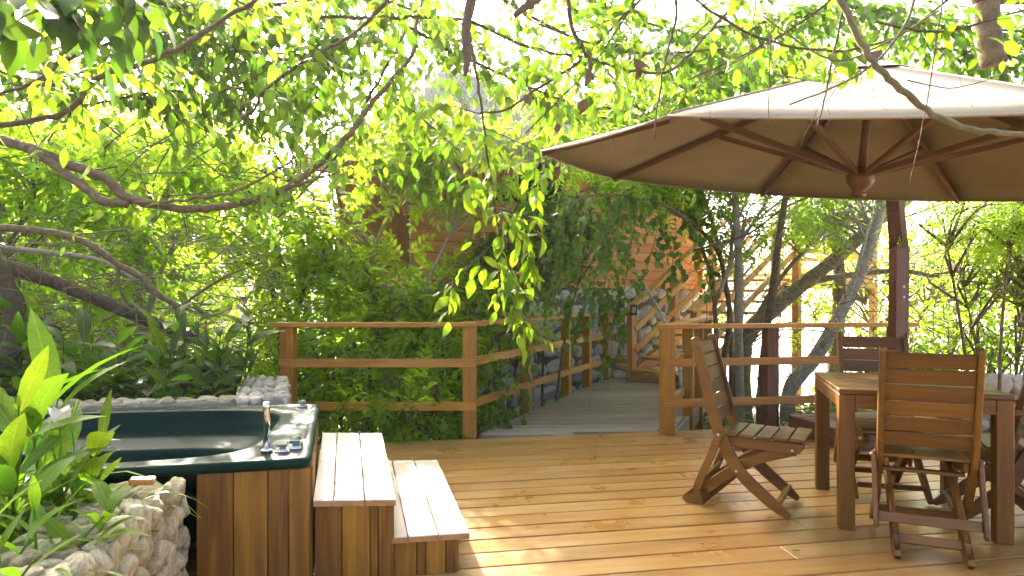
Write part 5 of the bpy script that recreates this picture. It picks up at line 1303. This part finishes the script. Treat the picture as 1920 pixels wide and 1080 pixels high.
# broken dead sticks
t = thing('dead_stick', W(876, 0, 3.2), 'broken dark dead stick hanging from the top above the boardwalk', 'branch', 'broken sticks in the top of the picture'); g = Geo(); px_tube(g, ((900, -50, 3.2), (884, 0, 3.2), (873, 60, 3.2), (876, 110, 3.2), (872, 142, 3.2)), [.03] + [.026] * 9 + [.022] * 6 + [.016] * 4 + [.008], None, sides=8, wob=.3); g.build('stem', 'bark_dark', t)
t = thing('dead_stick', W(985, 0, 3.2), 'short dark stub of wood at the top edge beside the dead stick', 'branch', 'broken sticks in the top of the picture'); g = Geo(); px_tube(g, ((1030, -25, 3.2), (1000, 2, 3.2), (978, 18, 3.2), (964, 30, 3.2)), .03, .012, wob=.4); g.build('stem', 'bark_dark', t)
t = thing('sawn_branch', W(1850, 0, 2.5), 'thick sawn-off brown branch stub at the top above the parasol', 'branch', 'broken sticks in the top of the picture'); g = Geo(); px_tube(g, ((1700, -900, 3.1), (1790, -400, 2.7), (1838, -60, 2.5), (1846, 0, 2.5), (1851, 60, 2.5), (1864, 122, 2.5)), .054, .043, sides=14, wob=.06); px_tube(g, ((1850, -2, 2.5), (1900, -6, 2.5), (1980, -4, 2.5)), .028, .03, sides=10); g.build('stem', 'bark', t)
# dry brown leaves hanging among the green
def dry_leaves(label, spots, Y):
    t = thing('dry_leaf_cluster', W(spots[0][0], spots[0][1] - 30, Y), label, 'dry leaves', 'clusters of dry hanging leaves'); P = []; D = []
    g = Geo()
    for x, y in spots:
        p = W(x, y, Y + rng.uniform(-.1, .1)); g = Geo(); g.tube([p + Vector((.01, 0, .12)), p], .0016, sides=4); g.build('stalk', 'bark_dark', t)
        for _ in range(2): P.append(p); D.append(Vector((rng.normal(0, .35), rng.normal(0, .3), -1)))
    leaf_objects(P, D, [rng.normal(0, 1, 3) for _ in P], [.075 * rng.uniform(.7, 1.4) for _ in P], 'hi', 'dry_leaf', t)
dry_leaves('row of dark dry leaves hanging in front of the house parapet', [(x, 310 + 12 * math.sin(x)) for x in range(815, 960, 13)], 4.6)
dry_leaves('crisp brown dry leaves hanging beside the tip of the parasol', [(1025, 170), (1032, 190), (1045, 230), (985, 175), (1100, 185), (1048, 310), (1040, 325)], 3.5)
dry_leaves('curled brown dry leaves caught in the twigs above the parasol', [(1180, 95), (1190, 110), (1200, 125), (1105, 130)], 3.5)
dry_leaves('dark dry leaves hanging over the parapet near the pale shrubs', [(760, 365), (762, 380), (835, 355), (700, 330)], 4.8)

# ---- vine with round leaves hanging beside the stairs
hanging('hanging_vine', 'dark green vine with round leaves hanging beside the stairs',
        [(((1345, 720, 7.6), (1342, 600, 7.6), (1332, 510, 7.6), (1305, 440, 7.5), (1265, 395, 7.3), (1200, 372, 7.1), (1120, 365, 6.9), (1060, 385, 6.8)), .03, .008),
         (((1200, 372, 7.0), (1185, 450, 6.9), (1170, 540, 6.8), (1150, 600, 6.8), (1146, 672, 6.8)), .006, .002), (((1150, 368, 6.9), (1130, 460, 6.8), (1110, 540, 6.7), (1085, 600, 6.7), (1070, 650, 6.7)), .006, .002),
         (((1240, 385, 7.1), (1225, 460, 7.0), (1205, 520, 6.9), (1160, 560, 6.8)), .005, .002), (((1100, 368, 6.8), (1085, 450, 6.7), (1075, 530, 6.6), (1050, 590, 6.6)), .005, .002), (((1265, 395, 7.2), (1268, 440, 7.1), (1262, 480, 7.1), (1260, 530, 7.1)), .004, .002),
         (((1180, 370, 7.0), (1150, 420, 6.9), (1140, 500, 6.8), (1130, 560, 6.8), (1120, 610, 6.7)), .005, .002), (((1060, 385, 6.8), (1050, 470, 6.7), (1040, 560, 6.6), (1050, 610, 6.6)), .004, .002), (((1140, 600, 6.75), (1138, 680, 6.75), (1108, 740, 6.75), (1106, 765, 6.75)), .002, .001)],
        'bark', 12, .18, .085, 5, 'leaf_dark', 'round', 300, droop=1.0, shaft=False, bias=(0, 0, -.3), leafy=(1, 2, 3, 4, 5, 6, 7, 0), start=.02, keep=lambda P: ~((P[:, 2] < 1.25) & (P[:, 0] > 1.75)))
hanging('climbing_vine', 'dark round-leaved creeper hanging down behind the corner post of the railing',
        [(((905, 600, 6.5), (925, 640, 6.5), (930, 690, 6.5), (905, 760, 6.5)), .004, .002), (((960, 600, 6.5), (985, 660, 6.5), (985, 740, 6.5)), .003, .0015), (((925, 690, 6.4), (940, 750, 6.35), (948, 800, 6.3)), .003, .0015)],
        'bark', 13, .12, .075, 4, 'leaf_dark', 'round', 120, droop=1.0, shaft=False, bias=(0, 0, -.3), start=.0)
hanging('creeper_clump', 'dense bluish-green creeper growing over the house wall above the boardwalk',
        [(((860, 560, 8.0), (900, 470, 8.0), (960, 420, 8.0), (1040, 380, 8.0), (1120, 350, 8.0), (1230, 345, 8.2)), .012, .006), (((930, 560, 7.9), (1000, 500, 7.9), (1080, 470, 7.9)), .010, .005), (((880, 520, 7.7), (960, 540, 7.7), (1040, 520, 7.7)), .008, .004), (((1040, 400, 7.8), (1100, 420, 7.8), (1180, 400, 7.8)), .008, .004)],
        'bark', 42, .34, .078, 8, 'leaf_creeper', 'round', 200, droop=.7, shaft=False, start=.0, keep=lambda P: outside_house(P) & clear_view(P, 765, 900, 372, 475, 9))
bush('wall_creeper', 'light bluish-green creeper mass hiding the middle of the house wall', tuple(W(1010, 455, 7.9)), (1.0, .3, .62), 56, 30, .075, .7, 'leaf_creeper', prof=PROF_ROUND, crad=.22, keep=outside_house)
t = thing('leaning_pole', W(1190, 500, 8.3), 'pale grey bamboo pole leaning past the stair newel', 'pole'); g = Geo(); px_tube(g, ((1280, 745, 7.3), (1268, 660, 7.5), (1240, 590, 7.7), (1200, 520, 8.0), (1170, 470, 8.2)), .02, .014, wob=.08); g.build('stem', 'bamboo_grey', t)

# ---- trunks behind the table-side railing
def rk(P): return outside_house(P) & clear_view(P, 1240, 1700, 640, 1080, 20)
def trunk_tree(label, stems, bark, crown, mat='leaf_mid', per=9, group='trees behind the railing'):
    tr = []
    for i, (pp, r0, r1) in enumerate(stems):
        pts = [W(*p) for p in pp]
        if i == 0: b = pts[0].copy(); b.z = tz(b.x, b.y) - .15; pts = [b] + pts
        tr.append((pts, r0, r1))
    tree('leaning_tree', label, 'tree', tr, [(tuple(W(*c)), rd, n) for c, rd, n in crown], per, 'pinnate', .07, .40, mat, bark, group, lf=.3, crad=.3, keep=rk, shaft=False)
trunk_tree('upright grey trunk behind the railing, seen just right of the stairs', [(((1388, 800, 7.6), (1385, 640, 7.6), (1385, 500, 7.6), (1378, 360, 7.6), (1372, 200, 7.6)), .058, .035), (((1345, 560, 7.6), (1380, 470, 7.6), (1430, 390, 7.6), (1470, 320, 7.6)), .025, .015)], 'bark_pale', [((1400, 330, 7.8), (1.0, .6, .7), 26), ((1360, 440, 7.9), (.35, .3, .4), 10)])
trunk_tree('slender dark trunk rising from the railing to the parasol edge', [(((1424, 790, 7.2), (1430, 680, 7.2), (1446, 560, 7.2), (1460, 450, 7.2), (1476, 350, 7.2)), .045, .032), (((1300, 470, 7.3), (1400, 440, 7.3), (1470, 390, 7.3), (1540, 360, 7.3)), .012, .009)], 'bark_dark', [((1500, 300, 7.6), (.8, .5, .4), 14)])
trunk_tree('pale spotted trunk leaning towards the parasol mast', [(((1480, 735, 8.4), (1530, 668, 8.4), (1580, 580, 8.4), (1622, 490, 8.4), (1648, 400, 8.4), (1660, 300, 8.4)), .10, .06), (((1540, 650, 8.3), (1590, 560, 8.3), (1630, 420, 8.3)), .03, .02)], 'bark_pale', [((1660, 300, 8.6), (1.3, .7, .6), 22), ((1540, 400, 8.8), (.8, .4, .35), 16)])
trunk_tree('broad brown trunk slanting up behind the pale leaning trunk', [(((1395, 650, 9.6), (1440, 590, 9.6), (1510, 530, 9.6), (1580, 475, 9.6), (1640, 420, 9.6), (1720, 360, 9.6)), .13, .075), (((1510, 530, 9.6), (1600, 515, 9.6), (1690, 508, 9.6), (1760, 520, 9.6)), .05, .03), (((1400, 640, 9.6), (1450, 540, 9.6), (1540, 440, 9.6), (1640, 390, 9.6)), .04, .025)], 'bark', [((1450, 420, 9.8), (.9, .5, .5), 26), ((1560, 420, 10), (.8, .5, .5), 14), ((1480, 560, 10.2), (.9, .5, .5), 16)], 'leaf_light')
trunk_tree('curved thin trunk beside the stair foot carrying the vine', [(((1362, 790, 7.9), (1356, 690, 7.9), (1368, 600, 7.9), (1362, 540, 7.9), (1345, 470, 7.9), (1300, 420, 7.9), (1250, 390, 7.9)), .045, .02)], 'bark', [((1270, 370, 8.0), (.7, .3, .35), 12)])

# ---- sunlit bushes on the open side
bush('small_leaved_bush', 'yellow-green small-leaved bush cascading at the picture edge behind the table', tuple(W(1900, 540, 6.4)), (.55, .5, .95), 60, 46, .045, .6, 'leaf_yellow', crad=.2)
bush('feathery_bush', 'soft green feathery foliage under the parasol at the picture edge', tuple(W(1870, 410, 5.8)), (.65, .4, .22), 22, 22, .05, .25, 'leaf_light', 'pinnate', lf=.28, crad=.2, pairs=7)
def openkeep(P): return clear_view(P, 1380, 1600, 600, 760, 40)
FB = [(8.4, 8.2, .9, 1.5, 'leafy sunlit bush past the end of the garden wall'), (4.9, 9.4, .5, 1.1, 'low sunlit bush right behind the parasol mast'), (6.4, 9.0, .6, 1.3, 'bright leafy bush behind the garden wall'), (6.9, 12.0, 1.5, 1.8, 'pale sunlit bush beyond the parasol mast'), (8.6, 12.5, 1.6, 2.0, 'bright sunlit bush at the far picture edge'), (9.5, 16.5, 2.2, 2.6, 'tall hazy sunlit thicket far behind the mast'), (6.2, 18, 1.6, 2.3, 'hazy sunlit thicket far beyond the slanting trunks'), (12.5, 15, 2.4, 2.8, 'far sunlit thicket behind the small-leaved bush'), (3.6, 20, 1.8, 2.4, 'far sunlit thicket seen under the landing')]
for x, y, zc, rr_, lab in FB:
    bush('sunlit_bush', lab, (x, y, zc - .4), (rr_ * 1.1, rr_ * .7, rr_ * .75), 64, 24, .14, .5, 'leaf_light', crad=.48, group='sunlit bushes beyond the deck', keep=openkeep)
tree('shade_tree', 'tall leafy tree behind the parasol canopy', 'tree', [([(5.0, 10.5, -.8), (5.2, 10.5, 1.5), (4.8, 10.4, 3.5), (4.4, 10.4, 5.5)], .12, .04)], [((4.6, 10.4, 4.6), (2.6, 1.3, 1.3), 70), ((2.4, 10.0, 4.2), (1.3, .8, .8), 24), ((7.2, 10, 3.8), (1.5, 1, .9), 30)], 10, 'pinnate', .1, .42, 'leaf_light', 'bark', lf=.38, crad=.45, keep=rk)
tree('shade_tree', 'leafy tree between the thatched roof and the parasol tip', 'tree', [([(2.85, 8.6, -.6), (2.75, 8.4, 1.2), (2.3, 8.1, 2.6), (1.6, 7.7, 3.4)], .035, .012)], [((1.5, 7.6, 2.75), (.9, .5, .45), 26), ((1.1, 7.6, 3.5), (1.2, .6, .5), 26)], 9, 'pinnate', .08, .42, 'leaf_light', 'bark', lf=.3, crad=.3, keep=rk)
# ground cover with round leaves beyond the deck
def cover(name, label, n, boxx, boxy, h, leaf, mat, mat_label='plants'):
    x = rng.uniform(*boxx, n); y = rng.uniform(*boxy, n); z = terrain(x, y) + rng.uniform(.02, h, n); P = np.stack([x, y, z], 1); P = P[outside_house(P)]
    L = leaf * rng.uniform(.6, 1.4, len(P)); V, T = leaves(P, randdir(len(P), -.2, .5), UPN + rng.normal(0, .4, (len(P), 3)), L, L * .8, PROF_ROUND, .3, .2)
    o = ob(name, npmesh(name, V, T), mat); tag(o, label, mat_label, kind='stuff')
cover('ground_cover', 'round-leaved ground cover beyond the garden wall', 1500, (3.9, 8.5), (6.6, 9.5), .55, .11, 'leaf_bright')
cover('ground_cover', 'low green ground cover beyond the table-side railing', 500, (1.9, 4.2), (6.7, 8.6), .35, .10, 'leaf_mid')
cover('ground_cover', 'low leafy ground cover under the left railing', 500, (-2.4, -.2), (6.1, 8.2), .3, .08, 'leaf_mid')
cover('ground_cover', 'leafy ground cover across the forest slope', 5200, (-9, -1.4), (6.4, 13), .8, .15, 'leaf_mid')
cover('fallen_leaves', 'dry fallen leaves on the ground around the deck', 1800, (-3, 5), (6.1, 9.5), .06, .07, 'dry_leaf', 'leaves')
cover('fallen_leaves', 'dry fallen leaves on the near planter soil', 10, (-2.2, -1.5), (1.6, 2.3), .02, .07, 'dry_leaf', 'leaves')

def planter_cover(name, label, n, fx, fy, fz, leaf, mat):
    x = rng.uniform(*fx, n); y = rng.uniform(*fy, n); P = np.stack([x, y, fz + rng.uniform(.0, .16, n) + (y - fy[0]) * .12], 1); P = P[P[:, 0] < -1.62 - (P[:, 1] - 4.3) * .33 - .25] if fy[0] > 4 else P
    L = leaf * rng.uniform(.6, 1.5, len(P)); V, T = leaves(P, randdir(len(P), -.1, .7), UPN + rng.normal(0, .4, (len(P), 3)), L, L * .5, PROF_HI, .4, .2)
    o = ob(name, npmesh(name, V, T), mat); tag(o, label, 'plants', kind='stuff')
planter_cover('low_plants', 'low leafy plants covering the planter behind the bathtub', 1500, (-5.2, -1.7), (4.5, 5.9), .5, .11, 'leaf_dark')  # dark leaf colour here stands in for shade behind the tub
planter_cover('low_plants', 'low shaded leaves covering the soil of the near planter', 260, (-2.1, -1.45), (1.6, 2.5), .32, .09, 'leaf_mid')
# ---- broad-leaved plants
def canna(label, base, n, L, lean, mat, spread=.5, kind='blade', wmul=1.0, group='broad-leaved plants in the planters', cat='plant'):
    b = Vector(base); t = thing('broad_leaf_plant', b, label, cat, group); g = Geo(); P = []; D = []; N = []; Ls = []
    stems = max(1, n // 4)
    for s in range(stems):
        a = rng.uniform(0, 6.28); h = L * rng.uniform(.8, 2.0); tip = b + Vector((math.cos(a) * .1 + lean[0], math.sin(a) * .08 + lean[1], h)); o = b + Vector((rng.normal(0, .05), rng.normal(0, .05), 0))
        C = smoothpath([tuple(o), tuple(o.lerp(tip, .5) + Vector((0, 0, .02))), tuple(tip)], 4); g.tube(C, .006, .003, sides=6)
        for j in range(4):
            q = C[int((.3 + .7 * j / 3) * (len(C) - 1))]; aa = a + j * 2.4 + rng.normal(0, .4); el = rng.uniform(.35, 1.3)
            d = np.array([math.cos(aa) * spread, math.sin(aa) * spread * .8, el]); P.append(q); D.append(unit(d)); N.append(unit(np.array([-math.cos(aa) * el, -math.sin(aa) * el, .7]) + rng.normal(0, .35, 3))); Ls.append(L * rng.uniform(.6, 1.15))
    g.build('stem', mat, t); leaf_objects(P, D, N, Ls, kind, mat, t)
    return t
near = [(-1.50, 2.2, .33, 12, .24), (-1.58, 2.36, .34, 12, .26), (-1.68, 2.25, .33, 16, .36), (-1.36, 1.95, .32, 12, .17), (-1.44, 1.9, .32, 16, .2), (-1.82, 2.5, .34, 16, .40), (-1.50, 2.42, .34, 12, .22), (-1.37, 2.05, .33, 8, .17), (-1.45, 1.75, .32, 16, .2), (-1.32, 1.62, .32, 12, .17)]
labs = ['broad-leaved plant in the middle of the near planter', 'broad-leaved plant with upright leaves against the dark tub', 'tall broad-leaved plant at the picture edge of the near planter', 'low broad-leaved plant beside the near stone wall', 'broad-leaved plant hanging over bare soil in the near planter', 'tallest broad-leaved plant in front of the tub end', 'broad-leaved plant touching the tub rim by the stone ledge', 'small broad-leaved sprig at the inner edge of the near wall', 'broad-leaved plant in the lowest corner of the near planter', 'low shaded broad-leaved plant nearest the viewer']
for (x, y, z, n, L), lab in zip(near, labs): canna(lab, (x, y, z - .02), n, L, (rng.uniform(-.06, .1), rng.uniform(-.05, .05)), 'leaf_veined', .55)
bx = [(-2.15, 4.75), (-2.45, 4.65), (-2.8, 4.7), (-3.1, 4.55), (-3.5, 4.7), (-2.3, 5.1), (-2.7, 5.15), (-3.2, 5.1), (-3.7, 5.0), (-2.05, 5.25), (-3.95, 4.6), (-2.6, 5.5)]
blab = ['dark broad-leaved plant beside the thick stone return', 'dark broad-leaved plant above the tub grip', 'dark broad-leaved plant behind the middle of the tub', 'dark broad-leaved plant left of the tub grip', 'dark broad-leaved plant under the fallen limb', 'dark broad-leaved plant below the orange flower', 'leafy dark plant in the second row above the grip', 'leafy dark plant in the second row under the bending limb', 'leafy dark plant behind the near planter leaves', 'small leafy plant where the stone return meets the railing', 'dark plant at the picture edge behind the tub', 'dark plant at the back of the planter under the dead twigs']
for (x, y), lab in zip(bx, blab): canna(lab, (x, y, .5 + .05 * max(0, (y - 4.9) * 3)), 12, rng.uniform(.26, .36), (rng.uniform(-.1, .1), 0), 'leaf_veined_shade', .7, group='broad-leaved plants behind the tub')
def tuft(label, base, n, L, mat):
    b = Vector(base); t = thing('grass_tuft', b, label, 'grass', 'arching grass tufts in the planters')
    for _ in range(n):
        a = rng.uniform(0, 6.28); d = np.array([math.cos(a), math.sin(a), 0]); l = L * rng.uniform(.6, 1.2); k = 9; tt = np.linspace(0, 1, k)[:, None]
        el = rng.uniform(.9, 1.7); C = np.array(b) + d * l * .75 * tt ** 1.3 + UPN * l * (el * tt - el * .85 * tt ** 2); s = np.cross(d, UPN); w = (.008 * (1 - tt ** 2) + .0008)
        V = np.concatenate([C + s * w, C - s * w + UPN * .001]); T = []
        for i in range(k - 1): T += [[i, i + 1, k + i + 1], [i, k + i + 1, k + i]]
        ob('blade', npmesh('blade', V, np.array(T)), mat, t)
for (x, y, z, n, L), lab in zip([(-1.34, 1.85, .32, 10, .5), (-1.45, 2.38, .34, 9, .45), (-1.55, 2.15, .33, 10, .6), (-1.30, 1.65, .32, 9, .45), (-2.5, 4.62, .52, 9, .38), (-3.0, 4.65, .52, 8, .4)],
                                ['long arching grass tuft spilling over the near stone wall', 'grass tuft arching over the tub rim', 'grass tuft among the near broad leaves', 'grass tuft at the bottom edge of the near planter', 'grass tuft behind the tub near the stone return', 'grass tuft behind the tub under the limbs']): tuft(lab, (x, y, z), n, L, 'leaf_blade')
# flowers
def flower(name, label, p, mat, n, L, cat='flower'):
    t = thing(name, p, label, cat); g = Geo(); q = Vector(p); g.tube([q - up * .22, q], .003, sides=5); g.build('stem', 'leaf_dark', t)
    leaf_objects([q] * n, [unit(np.array([math.cos(a), math.sin(a) * .7, .7]) + rng.normal(0, .2, 3)) for a in np.linspace(0, 6, n)], [UPN] * n, [L] * n, 'blade', mat, t, 'petal')
flower('orange_flower', 'small orange flower in front of the dead twigs', tuple(W(388, 614, 5.0)), 'orange_petal', 8, .055)
flower('orange_bud', 'faint orange bud beside the orange flower', tuple(W(372, 602, 5.05)), 'orange_petal', 4, .035)
t = thing('white_flower', W(113, 800, 2.25), 'white curled flower in front of the dark tub', 'flower'); q = Vector(W(113, 800, 2.25)); g = Geo(); g.tube([q - up * .35, q], .004, sides=5); g.build('stem', 'leaf_blade', t)
leaf_objects([q] * 4, [np.array([math.cos(a) * .3, math.sin(a) * .3, 1]) for a in (0, 1.6, 3.1, 4.7)], [np.array([-math.cos(a), -math.sin(a), .2]) for a in (0, 1.6, 3.1, 4.7)], [.085] * 4, 'round', 'white_petal', t, 'petal')
# leaves lying on the deck, table-side chair and canopy
for k, (p, L, mat, lab) in enumerate(((G(1757, 923), .13, 'leaf_mid', 'fallen green leaf under the table'), (G(1435, 972), .05, 'dry_leaf', 'dry brown leaf beside the side-facing chair'), (G(1484, 1035), .045, 'dry_leaf', 'small dry leaf on the deck near the bottom edge'), (G(1512, 836), .04, 'dry_leaf', 'dry leaf beside the chair seat on the far deck'), (G(1855, 1008), .06, 'dry_leaf', 'dark crumpled leaf beside the near table leg'), (G(1128, 815), .06, 'dry_leaf', 'dry leaf where the boardwalk meets the deck'), (G(1018, 968), .025, 'dry_leaf', 'tiny dark crumb on the open deck'), (G(374, 763, .56), .05, 'dry_leaf', 'dry leaf lying on the far rim of the tub'), (G(1710, 852, .452), .05, 'dry_leaf', 'dark dry leaf on the seat of the near chair'))):
    V, T = leaves([(0, 0, 0)], [(1, .3 * k - 1, 0.05)], [(.1, 0, 1)], L, L * .45, PROF_HI, -.15, .35); o = ob('fallen_leaf', npmesh('fallen_leaf', V, T), mat); o.location = p + up * .006; tag(o, lab, 'leaf')
hanging('fallen_sprig', 'leafy green vine sprig lying on top of the parasol', [(((1440, 178, 3.35), (1490, 165, 3.35), (1540, 160, 3.35), (1600, 168, 3.3)), .004, .002), (((1450, 140, 3.4), (1520, 150, 3.4), (1580, 150, 3.4)), .004, .002)], 'bark', 26, .09, .06, 4, 'leaf_mid', 'round', 80, droop=.2, shaft=False, start=0)

# ------------------------------------------------------------------ sunlit air
def make_haze():
    m, nt, new, lk, out = nodes('haze_air')
    v = new('ShaderNodeVolumePrincipled'); v.inputs['Color'].default_value = (1.0, 0.98, 0.90, 1); v.inputs['Density'].default_value = HAZE; v.inputs['Anisotropy'].default_value = 0.45
    lk(v.outputs[0], out.inputs['Volume'])
    x0, x1, y0, y1, z0, z1 = -240, 240, -130, 440, -14, 32
    vv = [(x, y, z) for z in (z0, z1) for y in (y0, y1) for x in (x0, x1)]
    o = ob('haze', mesh('haze', vv, [[0, 2, 3, 1], [4, 5, 7, 6], [0, 1, 5, 4], [2, 6, 7, 3], [0, 4, 6, 2], [1, 3, 7, 5]]), 'haze_air'); tag(o, 'pale sunlit haze in the air between the trees', kind='stuff')
HAZE = 0.0007
make_haze()
